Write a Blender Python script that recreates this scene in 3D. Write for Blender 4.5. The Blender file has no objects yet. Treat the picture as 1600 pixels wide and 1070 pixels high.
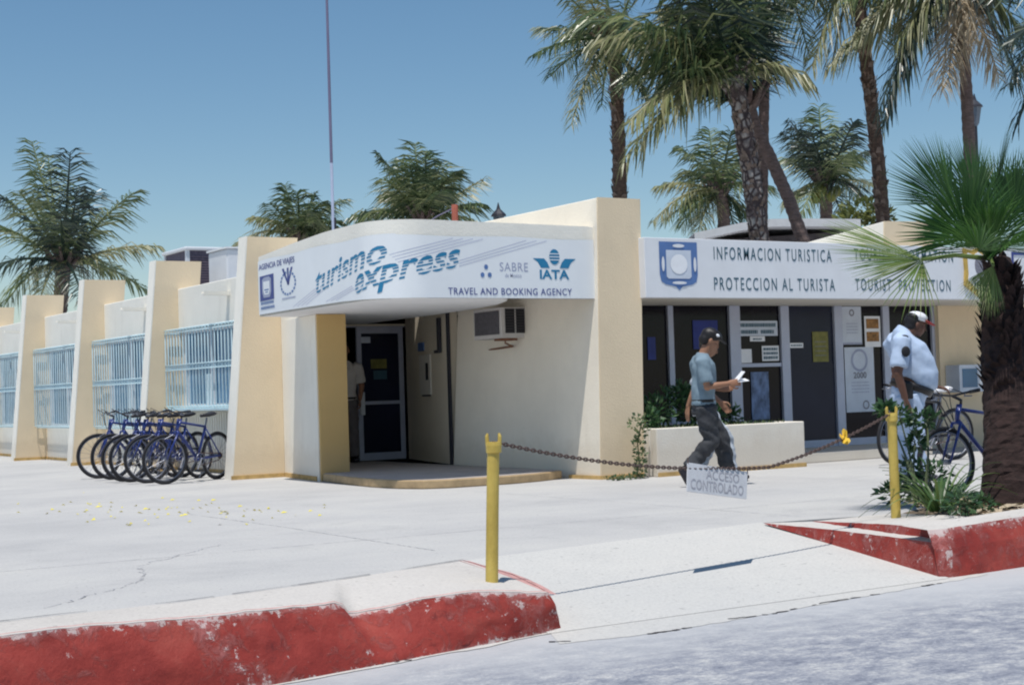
import bpy, bmesh, math, random
from mathutils import Vector, Matrix, noise
R_ = math.radians
random.seed(7)
SC = bpy.context.scene
COL = SC.collection

# ------------------------------------------------------------------ camera, sky, sun, exposure
CAM_H = 1.08
F_PX, YAW, ROLL, PITCH = 2400.0, R_(32), R_(1.83), math.atan(74 / 2400)
f0 = Vector((math.sin(YAW), math.cos(YAW), 0)); r0 = Vector((math.cos(YAW), -math.sin(YAW), 0)); u0 = Vector((0, 0, 1))
FW = f0 * math.cos(PITCH) + u0 * math.sin(PITCH); uu = u0 * math.cos(PITCH) - f0 * math.sin(PITCH)
RT = r0 * math.cos(ROLL) - uu * math.sin(ROLL); UP = uu * math.cos(ROLL) + r0 * math.sin(ROLL)
CAMP = Vector((0, 0, CAM_H))
cd = bpy.data.cameras.new('camera'); cam = bpy.data.objects.new('camera', cd); COL.objects.link(cam)
cd.lens = 54; cd.sensor_width = 36; cd.clip_end = 3000; cd.clip_start = .05
m = Matrix.Identity(4)
for i in range(3):
    m[i][0] = RT[i]; m[i][1] = UP[i]; m[i][2] = -FW[i]; m[i][3] = CAMP[i]
cam.matrix_world = m
SC.camera = cam

SUN = Vector((-.21, -.20, 1)).normalized()
w = bpy.data.worlds.new('World'); SC.world = w; w.use_nodes = True
nt = w.node_tree; bg = nt.nodes['Background']
sky = nt.nodes.new('ShaderNodeTexSky'); sky.sky_type = 'NISHITA'; sky.sun_disc = False
sky.sun_elevation = math.asin(SUN.z); sky.sun_rotation = math.atan2(SUN.x, SUN.y)
sky.altitude = 0; sky.air_density = 1.0; sky.dust_density = .25; sky.ozone_density = 1.6
hs = nt.nodes.new('ShaderNodeHueSaturation'); hs.inputs['Hue'].default_value = .494; hs.inputs['Saturation'].default_value = 1.17; hs.inputs['Value'].default_value = 1.05
nt.links.new(sky.outputs[0], hs.inputs['Color']); nt.links.new(hs.outputs[0], bg.inputs[0]); bg.inputs[1].default_value = .085
ld = bpy.data.lights.new('sun', 'SUN'); ld.energy = 3.8; ld.angle = R_(.5); ld.color = (1, .965, .9)
lo = bpy.data.objects.new('sun', ld); COL.objects.link(lo); lo.location = (0, 0, 30)
lo.rotation_euler = SUN.to_track_quat('Z', 'Y').to_euler()
SC.view_settings.view_transform = 'Standard'; SC.view_settings.look = 'None'
SC.view_settings.exposure = 0.18; SC.view_settings.gamma = 1
SC.render.engine = 'CYCLES'
SC.cycles.pixel_filter_type = 'BLACKMAN_HARRIS'; SC.cycles.filter_width = 2.1

# ------------------------------------------------------------------ pixel helpers (photograph px -> a point on a real plane)
def ray(x, y): return RT * ((x - 800) / F_PX) - UP * ((y - 535) / F_PX) + FW
def gz(x, y, z=0): d = ray(x, y); return CAMP + d * ((z - CAM_H) / d.z)
def gx(x, y, X): d = ray(x, y); return CAMP + d * (X / d.x)
def gy(x, y, Y): d = ray(x, y); return CAMP + d * (Y / d.y)
def gd(x, y, D): return CAMP + ray(x, y) * D

# ------------------------------------------------------------------ materials
MATS = {}
def node_mat(name):
    mt = bpy.data.materials.new(name); mt.use_nodes = True
    n = mt.node_tree; return mt, n, n.nodes['Principled BSDF']
def ramp(n, fac, stops):
    r = n.nodes.new('ShaderNodeValToRGB'); el = r.color_ramp.elements
    while len(el) < len(stops): el.new(.5)
    for e, (p, c) in zip(el, stops): e.position = p; e.color = (*c, 1) if len(c) == 3 else c
    n.links.new(fac, r.inputs[0]); return r.outputs[0]
def tex(n, scale, detail=4, rough=.55, stretch=None, kind='noise', dist=0):
    tc = n.nodes.new('ShaderNodeTexCoord'); src = tc.outputs['Object']
    if stretch:
        mp = n.nodes.new('ShaderNodeMapping'); mp.inputs['Scale'].default_value = stretch
        n.links.new(src, mp.inputs[0]); src = mp.outputs[0]
    if kind == 'noise':
        t = n.nodes.new('ShaderNodeTexNoise'); t.inputs['Scale'].default_value = scale
        t.inputs['Detail'].default_value = detail; t.inputs['Roughness'].default_value = rough
        t.inputs['Distortion'].default_value = dist
        n.links.new(src, t.inputs['Vector']); return t.outputs[0]
    t = n.nodes.new('ShaderNodeTexVoronoi'); t.inputs['Scale'].default_value = scale
    n.links.new(src, t.inputs['Vector']); return t.outputs['Distance']
def mixc(n, fac, a, b, mode='MIX'):
    x = n.nodes.new('ShaderNodeMix'); x.data_type = 'RGBA'; x.blend_type = mode
    for k, v in ((0, fac), (6, a), (7, b)):
        if hasattr(v, 'is_linked'): n.links.new(v, x.inputs[k])
        elif k == 0: x.inputs[0].default_value = v
        else: x.inputs[k].default_value = (*v, 1)
    return x.outputs[2]
def bump(n, bs, h, strength=.3, dist=.01):
    b = n.nodes.new('ShaderNodeBump'); b.inputs['Strength'].default_value = strength; b.inputs['Distance'].default_value = dist
    n.links.new(h, b.inputs['Height']); n.links.new(b.outputs[0], bs.inputs['Normal'])
def rgb(c, k): return tuple(min(1, x * k) for x in c)
def simple(name, c, rough=.6, var=.12, scale=6, metal=0, spec=.4, bmp=0, bscale=60, stretch=None):
    mt, n, b = node_mat(name)
    col = ramp(n, tex(n, scale, 5, .6, stretch), [(.3, rgb(c, 1 - var)), (.7, rgb(c, 1 + var))])
    n.links.new(col, b.inputs['Base Color'])
    b.inputs['Roughness'].default_value = rough; b.inputs['Metallic'].default_value = metal
    b.inputs['Specular IOR Level'].default_value = spec
    if bmp: bump(n, b, tex(n, bscale, 4), bmp)
    MATS[name] = mt; return mt
def stucco(name, c, dirt=(.42, .36, .28), amount=.5):
    mt, n, b = node_mat(name)
    base = ramp(n, tex(n, 1.3, 6, .6), [(.3, rgb(c, .93)), (.7, rgb(c, 1.04))])
    st = ramp(n, tex(n, 2.2, 8, .72, (1.5, 1.5, .35)), [(.56, (0, 0, 0)), (.8, (amount, amount, amount))])
    col = mixc(n, st, base, rgb(c, .72) if dirt is None else tuple(.5 * x + .5 * y for x, y in zip(c, dirt)))
    # splash dirt along the foot of the wall
    gm = n.nodes.new('ShaderNodeNewGeometry'); sp = n.nodes.new('ShaderNodeSeparateXYZ'); n.links.new(gm.outputs['Position'], sp.inputs[0])
    ad = n.nodes.new('ShaderNodeMath'); ad.operation = 'MULTIPLY_ADD'; n.links.new(tex(n, 5, 6, .7), ad.inputs[0]); ad.inputs[1].default_value = -.55; n.links.new(sp.outputs[2], ad.inputs[2])
    ft = ramp(n, ad.outputs[0], [(.0, (.45, .45, .45)), (.22, (0, 0, 0))])
    col = mixc(n, ft, col, tuple(.55 * x + .45 * y for x, y in zip(c, (.4, .3, .2))))
    n.links.new(col, b.inputs['Base Color']); b.inputs['Roughness'].default_value = .88; b.inputs['Specular IOR Level'].default_value = .2
    bump(n, b, tex(n, 38, 6, .65), .35, .012); MATS[name] = mt; return mt
def leafmat(name, stops, rough=.42, trans=.25, spec=.5):
    mt, n, b = node_mat(name)
    g = n.nodes.new('ShaderNodeNewGeometry')
    col = ramp(n, g.outputs['Random Per Island'], stops)
    v = ramp(n, tex(n, 1.2, 3), [(.3, (.75, .75, .75)), (.7, (1.15, 1.15, 1.15))])
    col = mixc(n, 1.0, col, v, 'MULTIPLY')
    n.links.new(col, b.inputs['Base Color']); b.inputs['Roughness'].default_value = rough; b.inputs['Specular IOR Level'].default_value = spec
    tr = n.nodes.new('ShaderNodeBsdfTranslucent'); n.links.new(col, tr.inputs[0])
    mx = n.nodes.new('ShaderNodeMixShader'); mx.inputs[0].default_value = trans
    n.links.new(b.outputs[0], mx.inputs[1]); n.links.new(tr.outputs[0], mx.inputs[2])
    n.links.new(mx.outputs[0], n.nodes['Material Output'].inputs[0]); MATS[name] = mt; return mt

stucco('white_wall', (.88, .845, .765)); stucco('tan_wall', (.79, .645, .455)); stucco('side_cream', (.89, .81, .685), amount=.35); simple('soffit_white', (.84, .84, .85), .8, .04, 3); stucco('ochre_bounce_wall', (.62, .42, .18), amount=.3)
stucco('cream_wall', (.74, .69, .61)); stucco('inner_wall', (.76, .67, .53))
simple('ochre_trim', (.50, .33, .13), .8, .25, 9)
simple('step_top', (.42, .38, .36), .8, .12, 5); simple('step_edge', (.42, .30, .17), .8, .2, 8)
simple('banner', (.80, .825, .85), .55, .03, 2); simple('board_white', (.76, .77, .80), .5, .04, 3)
simple('teal_ink', (.02, .20, .38), .5, .1); simple('navy_ink', (.05, .07, .26), .5, .1); simple('slate_ink', (.045, .115, .16), .55, .15, 20)
simple('lilac_ink', (.42, .44, .60), .5, .1); simple('shield_blue', (.10, .19, .42), .5, .1); simple('pale_ink', (.35, .38, .52), .5, .1)
simple('faded_ink', (.31, .31, .35), .8, .3, 25); simple('grey_ink', (.22, .22, .26), .7, .2, 30); simple('red_ink', (.35, .04, .04), .5, .1)
simple('gold', (.55, .36, .08), .4, .2, 12)
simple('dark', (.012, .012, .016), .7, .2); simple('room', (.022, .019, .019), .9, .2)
simple('aluminium', (.48, .51, .62), .4, .06, 4, .15); simple('white_metal', (.72, .74, .77), .4, .05)
simple('grille_blue', (.58, .75, .81), .45, .08, 8); simple('grille_pale', (.66, .78, .84), .45, .06, 8)
simple('rust', (.20, .09, .05), .8, .4, 30); simple('chain_iron', (.13, .09, .08), .6, .4, 40, .5)
simple('ac_grey', (.42, .38, .37), .6, .1); simple('ac_screen', (.085, .08, .09), .7, .2, 20); simple('ac_white', (.55, .52, .50), .5, .08)
simple('cooler_white', (.66, .68, .72), .5, .06, 3); simple('cooler_mesh', (.10, .085, .12), .8, .3, 30)
simple('cooler_slat', (.22, .17, .2), .8, .2, 30)
simple('tyre', (.018, .018, .022), .75, .2); simple('rim_metal', (.20, .21, .25), .4, .1, 5, .6)
simple('bike_blue', (.016, .035, .19), .3, .15, 8, 0, .6); simple('bike_black', (.016, .016, .022), .4, .2); simple('rack_blue', (.05, .22, .6), .5, .1)
simple('skin', (.30, .15, .09), .5, .1, 14); simple('skin_dark', (.13, .06, .04), .5, .1, 14); simple('hair', (.012, .010, .011), .5, .2, 30)
simple('shirt_blue', (.18, .25, .305), .85, .12, 7, bmp=.3, bscale=14); simple('trousers_grey', (.04, .042, .048), .85, .3, 9, bmp=.4, bscale=12)
simple('trousers_pale', (.42, .46, .52), .85, .25, 14); simple('uniform', (.43, .53, .70), .8, .08, 7, bmp=.35, bscale=12)
simple('shirt_tan', (.62, .57, .53), .85, .1, 7); simple('trousers_taupe', (.15, .13, .13), .85, .2, 9)
simple('shoe', (.02, .018, .024), .45, .2); simple('belt', (.012, .011, .012), .4, .2); simple('cap_white', (.75, .75, .78), .7, .05); simple('cap_red', (.38, .03, .03), .7, .1)
simple('paper', (.84, .85, .88), .7, .05, 6); simple('poster', (.60, .65, .74), .6, .08, 5); simple('poster_blue', (.015, .03, .22), .4, .2)
simple('poster_yellow', (.20, .19, .05), .6, .3, 12); simple('poster_photo', (.30, .15, .05), .6, .6, 20); simple('poster_mural', (.14, .20, .34), .6, .7, 7, stretch=(1.5, 1, .8))
simple('sign_grey', (.50, .51, .54), .8, .09, 12)
simple('steel_pole', (.16, .15, .24), .5, .1, 3); simple('pole_pale', (.45, .50, .66), .5, .1, 3)
simple('terracotta', (.34, .10, .07), .8, .2); simple('lamp_black', (.03, .03, .04), .5, .2); simple('lamp_glass', (.16, .19, .23), .15, .1)
simple('yellow_petal', (.70, .60, .06), .7, .2); simple('ribbon', (.72, .48, .05), .6, .2, 18)
simple('soil', (.16, .12, .08), .95, .5, 30, bmp=.8, bscale=40); simple('dry_leaf', (.42, .34, .24), .9, .35, 30)
simple('palm_bark', (.115, .075, .058), .95, .45, 14, bmp=.9, bscale=26, stretch=(1, 1, 2.2))
simple('fan_bark', (.030, .016, .014), .95, .5, 16, bmp=.9, bscale=30, stretch=(1, 1, 2)); simple('bark_scale', (.20, .15, .125), .95, .6, 9); simple('palm_bark_purple', (.16, .115, .105), .95, .35, 9, bmp=.7, bscale=18, stretch=(1, 1, 3))
simple('roof_grey', (.5, .5, .5), .9, .1); simple('slot', (.015, .018, .06), .6, .2)
simple('coconut', (.22, .22, .05), .5, .3); simple('stem', (.07, .085, .035), .6, .2); simple('petiole', (.16, .24, .06), .5, .2)
simple('crack', (.06, .055, .06), .95, .3, 30); simple('crack_pale', (.37, .37, .39), .95, .2, 30)
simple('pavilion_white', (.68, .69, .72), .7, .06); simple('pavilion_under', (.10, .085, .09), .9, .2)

def bark_diamond():
    mt, n, b = node_mat('palm_bark_diamond')
    tc = n.nodes.new('ShaderNodeTexCoord'); mp = n.nodes.new('ShaderNodeMapping'); mp.inputs['Scale'].default_value = (1.15, 1.15, .8); n.links.new(tc.outputs['Object'], mp.inputs[0])
    v = n.nodes.new('ShaderNodeTexVoronoi'); v.feature = 'DISTANCE_TO_EDGE'; v.inputs['Scale'].default_value = 7.5; n.links.new(mp.outputs[0], v.inputs['Vector'])
    edge = ramp(n, v.outputs['Distance'], [(.03, (.035, .025, .028)), (.10, (.17, .13, .12)), (.26, (.55, .50, .46))])
    wear = ramp(n, tex(n, 2.6, 6, .7), [(.40, (0, 0, 0)), (.62, (.95, .95, .95))])
    col = mixc(n, wear, (.085, .06, .058), edge)
    n.links.new(col, b.inputs['Base Color']); b.inputs['Roughness'].default_value = .95
    bump(n, b, v.outputs['Distance'], .9, .06); MATS['palm_bark_diamond'] = mt
bark_diamond()
def yellow_paint():
    mt, n, b = node_mat('yellow_paint')
    base = ramp(n, tex(n, 7, 6, .7, (1, 1, .3)), [(.3, (.42, .29, .05)), (.6, (.60, .44, .10)), (.8, (.63, .50, .20))])
    chip = ramp(n, tex(n, 34, 6, .75), [(.66, (0, 0, 0)), (.7, (1, 1, 1))])
    n.links.new(mixc(n, chip, base, (.30, .22, .10)), b.inputs['Base Color']); b.inputs['Roughness'].default_value = .55
    bump(n, b, tex(n, 20, 5), .3, .01); MATS['yellow_paint'] = mt
yellow_paint()
def kerb_paint():
    mt, n, b = node_mat('kerb_red')
    base = ramp(n, tex(n, 3.2, 7, .65), [(.28, (.20, .022, .018)), (.52, (.30, .040, .030)), (.75, (.37, .075, .055))])
    at = n.nodes.new('ShaderNodeAttribute'); at.attribute_name = 'wear'
    def plus(tx, k):
        q = n.nodes.new('ShaderNodeMath'); q.operation = 'MULTIPLY_ADD'; n.links.new(at.outputs['Fac'], q.inputs[0]); q.inputs[1].default_value = k; n.links.new(tx, q.inputs[2]); return q.outputs[0]
    worn = ramp(n, plus(tex(n, 7, 9, .78, dist=.6), .22), [(.55, (0, 0, 0)), (.68, (.75, .75, .75))])
    col = mixc(n, worn, base, (.40, .14, .13))
    chip = ramp(n, plus(tex(n, 13, 10, .8), .20), [(.635, (0, 0, 0)), (.655, (1, 1, 1))])
    col = mixc(n, chip, col, (.56, .44, .42))
    dk = ramp(n, tex(n, 2.3, 8, .75), [(.30, (1, 1, 1)), (.40, (0, 0, 0))])
    col = mixc(n, dk, col, (.12, .018, .018))
    n.links.new(col, b.inputs['Base Color']); b.inputs['Roughness'].default_value = .62
    b.inputs['Specular IOR Level'].default_value = .3
    mh = n.nodes.new('ShaderNodeMath'); mh.operation = 'ADD'; n.links.new(tex(n, 16, 8, .7), mh.inputs[0]); n.links.new(worn, mh.inputs[1])
    bump(n, b, mh.outputs[0], .55, .02); MATS['kerb_red'] = mt
kerb_paint()
def concrete(name, lo, mid, hi, spots=True):
    mt, n, b = node_mat(name)
    base = ramp(n, tex(n, .45, 9, .66, (1, 1.2, 1)), [(.30, lo), (.5, mid), (.70, hi)])
    st = ramp(n, tex(n, 1.1, 10, .74, (.8, 1.2, 1), dist=.8), [(.54, (0, 0, 0)), (.72, (.6, .6, .6))])
    col = mixc(n, st, base, rgb(lo, .90))
    gr = ramp(n, tex(n, 55, 5, .75), [(.30, (.84, .84, .85)), (.5, (1, 1, 1)), (.70, (1.10, 1.10, 1.09))])
    col = mixc(n, 1.0, col, gr, 'MULTIPLY')
    if spots:
        sp = ramp(n, tex(n, 26, 3, .5), [(.66, (0, 0, 0)), (.72, (.6, .6, .6))])
        col = mixc(n, sp, col, rgb(lo, .55))
    n.links.new(col, b.inputs['Base Color']); b.inputs['Roughness'].default_value = .92; b.inputs['Specular IOR Level'].default_value = .15
    bump(n, b, tex(n, 30, 7, .7), .25, .01); MATS[name] = mt
concrete('pavement', (.395, .39, .39), (.455, .447, .44), (.50, .49, .47))
concrete('ramp', (.47, .465, .455), (.51, .50, .48), (.54, .525, .50))
concrete('kerb_top', (.48, .45, .42), (.53, .50, .47), (.56, .53, .50))
def asphalt():
    mt, n, b = node_mat('road')
    gm = n.nodes.new('ShaderNodeNewGeometry'); sp = n.nodes.new('ShaderNodeSeparateXYZ'); n.links.new(gm.outputs['Position'], sp.inputs[0])
    ad = n.nodes.new('ShaderNodeMath'); ad.operation = 'MULTIPLY_ADD'; n.links.new(tex(n, 1.6, 7, .7), ad.inputs[0]); ad.inputs[1].default_value = 1.3; n.links.new(sp.outputs[1], ad.inputs[2])
    mr = n.nodes.new('ShaderNodeMapRange'); mr.inputs[1].default_value = 6.35; mr.inputs[2].default_value = 7.45; n.links.new(ad.outputs[0], mr.inputs[0])
    a = ramp(n, tex(n, 7.5, 12, .82, (.75, 1.2, 1), dist=.3), [(.36, (.16, .175, .225)), (.5, (.30, .312, .35)), (.63, (.50, .495, .49))])
    ag = ramp(n, tex(n, 48, 6, .8), [(.32, (.62, .64, .70)), (.52, (1, 1, 1)), (.68, (1.4, 1.38, 1.33))])
    a = mixc(n, 1.0, a, ag, 'MULTIPLY')
    col = mixc(n, mr.outputs[0], a, (.46, .465, .48))
    n.links.new(col, b.inputs['Base Color']); b.inputs['Roughness'].default_value = .9; b.inputs['Specular IOR Level'].default_value = .2
    bump(n, b, tex(n, 60, 6, .75), .55, .012); MATS['road'] = mt
asphalt()
def glass(name, c, rough=.06, spec=.5):
    mt, n, b = node_mat(name)
    col = ramp(n, tex(n, .9, 3), [(.35, rgb(c, .8)), (.7, rgb(c, 1.25))]); n.links.new(col, b.inputs['Base Color'])
    b.inputs['Roughness'].default_value = rough; b.inputs['Specular IOR Level'].default_value = spec
    MATS[name] = mt
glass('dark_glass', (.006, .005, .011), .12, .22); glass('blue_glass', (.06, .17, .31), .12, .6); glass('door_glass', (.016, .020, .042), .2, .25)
leafmat('frond', [(0, (.034, .062, .034)), (.5, (.08, .125, .052)), (.8, (.16, .20, .085)), (1, (.32, .33, .17))], .32, .32)
leafmat('frond_dark', [(0, (.020, .036, .036)), (.6, (.044, .072, .056)), (1, (.15, .18, .11))], .32, .28)
leafmat('frond_light', [(0, (.08, .12, .05)), (.5, (.15, .20, .08)), (1, (.34, .36, .19))], .33, .3)
leafmat('frond_pale', [(0, (.16, .19, .08)), (.5, (.27, .27, .13)), (1, (.38, .36, .22))], .4, .3)
leafmat('frond_dry', [(0, (.30, .22, .13)), (.5, (.44, .36, .24)), (1, (.52, .46, .36))], .6, .3)
leafmat('fan_green', [(0, (.028, .085, .022)), (.5, (.05, .13, .03)), (1, (.09, .19, .045))], .4, .3)
leafmat('fan_yellow', [(0, (.13, .22, .05)), (.6, (.22, .30, .09)), (1, (.34, .37, .17))], .4, .35)
leafmat('shrub_leaf', [(0, (.020, .055, .024)), (.6, (.045, .115, .042)), (1, (.12, .21, .08))], .4, .2)
leafmat('lily_leaf', [(0, (.04, .09, .025)), (.6, (.09, .16, .045)), (1, (.2, .27, .09))], .35, .25)
leafmat('vine_leaf', [(0, (.05, .10, .04)), (.7, (.11, .18, .07)), (1, (.26, .27, .12))], .5, .2)
leafmat('yellow_leaf', [(0, (.07, .10, .025)), (1, (.22, .23, .06))], .5, .25)

# ------------------------------------------------------------------ mesh builder
class MB:
    def __init__(s): s.v = []; s.f = []
    def add(s, vs, fs):
        o = len(s.v); s.v += [tuple(p) for p in vs]; s.f += [tuple(i + o for i in f) for f in fs]; return s
    def hexa(s, b, t):           # bottom ring, top ring (same winding, ccw from above)
        n = len(b)
        s.add(list(b) + list(t), [tuple(range(n))[::-1], tuple(range(n, 2 * n))] + [(i, (i + 1) % n, n + (i + 1) % n, n + i) for i in range(n)]); return s
    def box(s, x0, x1, y0, y1, z0, z1):
        return s.hexa([(x0, y0, z0), (x1, y0, z0), (x1, y1, z0), (x0, y1, z0)], [(x0, y0, z1), (x1, y0, z1), (x1, y1, z1), (x0, y1, z1)])
    def prism(s, poly, z0, z1):
        return s.hexa([(x, y, z0) for x, y in poly], [(x, y, z1) for x, y in poly])
    def tube(s, pts, r, n=8, caps=True, flat=1.0, upv=None):
        pts = [Vector(p) for p in pts]; k = len(pts)
        rs = list(r) if isinstance(r, (list, tuple)) else [r] * k
        T = [(pts[min(i + 1, k - 1)] - pts[max(i - 1, 0)]).normalized() for i in range(k)]
        a = Vector(upv) if upv else (Vector((0, 0, 1)) if abs(T[0].z) < .9 else Vector((1, 0, 0)))
        N = (a - T[0] * a.dot(T[0])).normalized(); vs = []; fs = []
        for i in range(k):
            N = (N - T[i] * N.dot(T[i])).normalized(); B = T[i].cross(N)
            rr = rs[i] if isinstance(rs[i], (list, tuple)) else (rs[i], rs[i] * flat)
            for j in range(n):
                t = 2 * math.pi * j / n; vs.append(pts[i] + N * math.cos(t) * rr[0] + B * math.sin(t) * rr[1])
        for i in range(k - 1):
            for j in range(n): fs.append((i * n + j, i * n + (j + 1) % n, (i + 1) * n + (j + 1) % n, (i + 1) * n + j))
        if caps: fs += [tuple(range(n))[::-1], tuple(range((k - 1) * n, k * n))]
        return s.add(vs, fs)
    def ball(s, c, r, n=12, m_=8, rot=None):
        c = Vector(c); r = (r, r, r) if not isinstance(r, (list, tuple)) else r; vs = []; fs = []
        for i in range(1, m_):
            p = math.pi * i / m_
            for j in range(n):
                t = 2 * math.pi * j / n
                vs.append(Vector((r[0] * math.sin(p) * math.cos(t), r[1] * math.sin(p) * math.sin(t), r[2] * math.cos(p))))
        vs += [Vector((0, 0, r[2])), Vector((0, 0, -r[2]))]
        if rot is not None: vs = [rot @ v for v in vs]
        a = len(vs) - 2
        for i in range(m_ - 2):
            for j in range(n): fs.append((i * n + j, (i + 1) * n + j, (i + 1) * n + (j + 1) % n, i * n + (j + 1) % n))
        for j in range(n):
            fs.append((a, j, (j + 1) % n)); fs.append((a + 1, (m_ - 2) * n + (j + 1) % n, (m_ - 2) * n + j))
        return s.add([v + c for v in vs], fs)
    def torus(s, c, axis, R, r, n=40, k=8, flat=1.0):
        c = Vector(c); ax = Vector(axis).normalized(); a = ax.orthogonal().normalized(); b = ax.cross(a); vs = []; fs = []
        for i in range(n):
            t = 2 * math.pi * i / n; d = a * math.cos(t) + b * math.sin(t)
            for j in range(k):
                p = 2 * math.pi * j / k; vs.append(c + d * (R + r * math.cos(p)) + ax * r * flat * math.sin(p))
        for i in range(n):
            for j in range(k): fs.append((i * k + j, ((i + 1) % n) * k + j, ((i + 1) % n) * k + (j + 1) % k, i * k + (j + 1) % k))
        return s.add(vs, fs)
    def xf(s, fn): s.v = [tuple(fn(Vector(p))) for p in s.v]; return s
    def build(s, name, mat, parent=None, smooth=False, bevel=0):
        me = bpy.data.meshes.new(name); me.from_pydata(s.v, [], s.f)
        bm = bmesh.new(); bm.from_mesh(me); bmesh.ops.recalc_face_normals(bm, faces=bm.faces) if len(bm.faces) < 60000 and not getattr(s, 'open', False) else None
        bm.to_mesh(me); bm.free()
        me.materials.append(MATS[mat])
        if smooth: me.polygons.foreach_set('use_smooth', [True] * len(me.polygons))
        o = bpy.data.objects.new(name, me); COL.objects.link(o)
        if parent is not None:
            o.parent = parent
            if parent.type == 'EMPTY': o.location = -parent.location
        if bevel:
            b = o.modifiers.new('bevel', 'BEVEL'); b.width = bevel; b.segments = 2; b.limit_method = 'ANGLE'; b.angle_limit = R_(40)
        return o
def tag(o, label=None, cat=None, group=None, kind=None):
    if label: o['label'] = label
    if cat: o['category'] = cat
    if group: o['group'] = group
    if kind: o['kind'] = kind
    return o
def thing(name, label, cat, loc=(0, 0, 0), group=None):
    o = bpy.data.objects.new(name, None); COL.objects.link(o); o.location = loc; o.empty_display_size = .2
    return tag(o, label, cat, group)
def copy_tree(o, parent=None):
    c = o.copy(); COL.objects.link(c); c.parent = parent
    for ch in [x for x in o.children]: copy_tree(ch, c)
    return c
def structure(o): o['kind'] = 'structure'; return o

# text as flat polygons: returns (verts2d, faces) scaled so that width = w and cap height = h
def text2d(s, w, h, bold=.012, shear=0, space=1.0):
    cu = bpy.data.curves.new('lettering', 'FONT'); cu.body = s; cu.size = 1; cu.offset = bold; cu.space_character = space; cu.resolution_u = 3
    ob = bpy.data.objects.new('lettering', cu); COL.objects.link(ob)
    dg = bpy.context.evaluated_depsgraph_get(); me = bpy.data.meshes.new_from_object(ob.evaluated_get(dg))
    vs = [tuple(v.co[:2]) for v in me.vertices]; fs = [tuple(p.vertices) for p in me.polygons]
    bpy.data.objects.remove(ob); bpy.data.curves.remove(cu); bpy.data.meshes.remove(me)
    x0 = min(v[0] for v in vs); x1 = max(v[0] for v in vs); y0 = min(v[1] for v in vs); y1 = max(v[1] for v in vs)
    y0 = min(0, 0) if s.isupper() or s.isdigit() else 0
    top = y1
    return [((x - x0) / (x1 - x0) * w + shear * (y / top * h), y / top * h) for x, y in vs], fs

# ------------------------------------------------------------------ ground, road, ramp, kerbs
ZR = -.23
far = MB(); far.box(-300, 400, -200, 500, -.9, -.62); structure(far.build('ground', 'pavement'))
rd = MB(); nx = 60
rd.box(-60, 90, -25, 7.3, -.6, ZR); structure(rd.build('road', 'road'))
pv = MB()
pv.prism([(-60, 7.5), (1.5, 7.0), (2.4, 7.1), (3.3, 7.5), (4.0, 7.9), (4.86, 8.5), (7.78, 9.05), (8.5, 8.9), (10.0, 8.55), (90, 8.55), (90, 60), (-60, 60)], -.6, 0)
structure(pv.build('pavement', 'pavement'))
rp = MB()     # driveway ramp between the kerb ends
def ry0(x): return 6.93 + .022 * (x - 4.5)
def ry1(x): return 8.5 + .183 * (x - 4.8)
def zramp(x, y): return ZR + .004 + min(1, max(0, (y - ry0(x)) / (ry1(x) - ry0(x)))) * -ZR
G0 = 30; V = []
for j in range(G0 + 1):
    t = j / G0
    for i in range(G0 + 1):
        x = (4.5 + .3 * t) + (3.16 - .1 * t) * i / G0; y = ry0(x) + (ry1(x) - ry0(x)) * t; V.append((x, y, zramp(x, y)))
n1 = G0 + 1
rp.add(V, [(j * n1 + i, j * n1 + i + 1, (j + 1) * n1 + i + 1, (j + 1) * n1 + i) for j in range(G0) for i in range(G0)])
rp.add([(4.5, 6.92, ZR - .05), (7.66, 6.99, ZR - .05), (7.86, 9.06, ZR - .05), (4.8, 8.5, ZR - .05)], [(0, 3, 2, 1)])
structure(rp.build('ramp', 'ramp'))

def ragged(pts, n, amp, seed):
    """subdivide an open polyline and jitter it"""
    out = []; rn = random.Random(seed)
    for a, b in zip(pts, pts[1:]):
        a = Vector(a); b = Vector(b); k = max(1, int((b - a).length / n))
        for i in range(k):
            p = a.lerp(b, i / k); out.append(p + Vector((rn.uniform(-amp, amp), rn.uniform(-amp, amp), rn.uniform(-amp, amp) * .7)))
    out.append(Vector(pts[-1])); return out
def resample(poly, n):
    L = [0]
    for a, b in zip(poly, poly[1:]): L.append(L[-1] + (Vector(b) - Vector(a)).length)
    out = []
    for i in range(n):
        t = L[-1] * i / (n - 1); k = 0
        while k < len(L) - 2 and L[k + 1] < t: k += 1
        out.append(Vector(poly[k]).lerp(Vector(poly[k + 1]), (t - L[k]) / max(1e-6, L[k + 1] - L[k])))
    return out
# near kerb: front foot, front top, back top lines
foot = [(-14, 5.2, ZR), (0.3, 6.14, ZR), (1.79, 6.40, ZR), (2.77, 6.58, ZR), (3.82, 6.80, ZR), (4.40, 6.93, ZR), tuple(gz(878, 984, ZR))]
ftop = [(-14, 5.34, .14), (0.3, 6.28, .14), (1.79, 6.54, .14), (2.5, 6.67, .10), (3.3, 6.84, .075), (3.79, 6.93, .035), tuple(gy(760, 924, 6.97)), tuple(gy(858, 926, 6.99))]
btop = [(-14, 5.9, .14), (0.3, 6.75, .14), (1.9, 7.02, .13), (2.6, 7.26, .10), (3.44, 7.66, .07), (4.0, 7.95, .05), (4.84, 8.42, .02)]
N = 300
def kerb_lines(N):
    a = resample(foot, N); b = resample(ftop, N); c = resample(btop, N); return a, b, c
A, B, Cc = kerb_lines(N)
rn = random.Random(3)
def nz(p, s, k=0): return noise.noise(Vector((p.x * s + k, p.y * s, p.z * s)))
kr = MB(); kt = MB(); rows = 12; vs = []
chip = [0] * N
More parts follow.
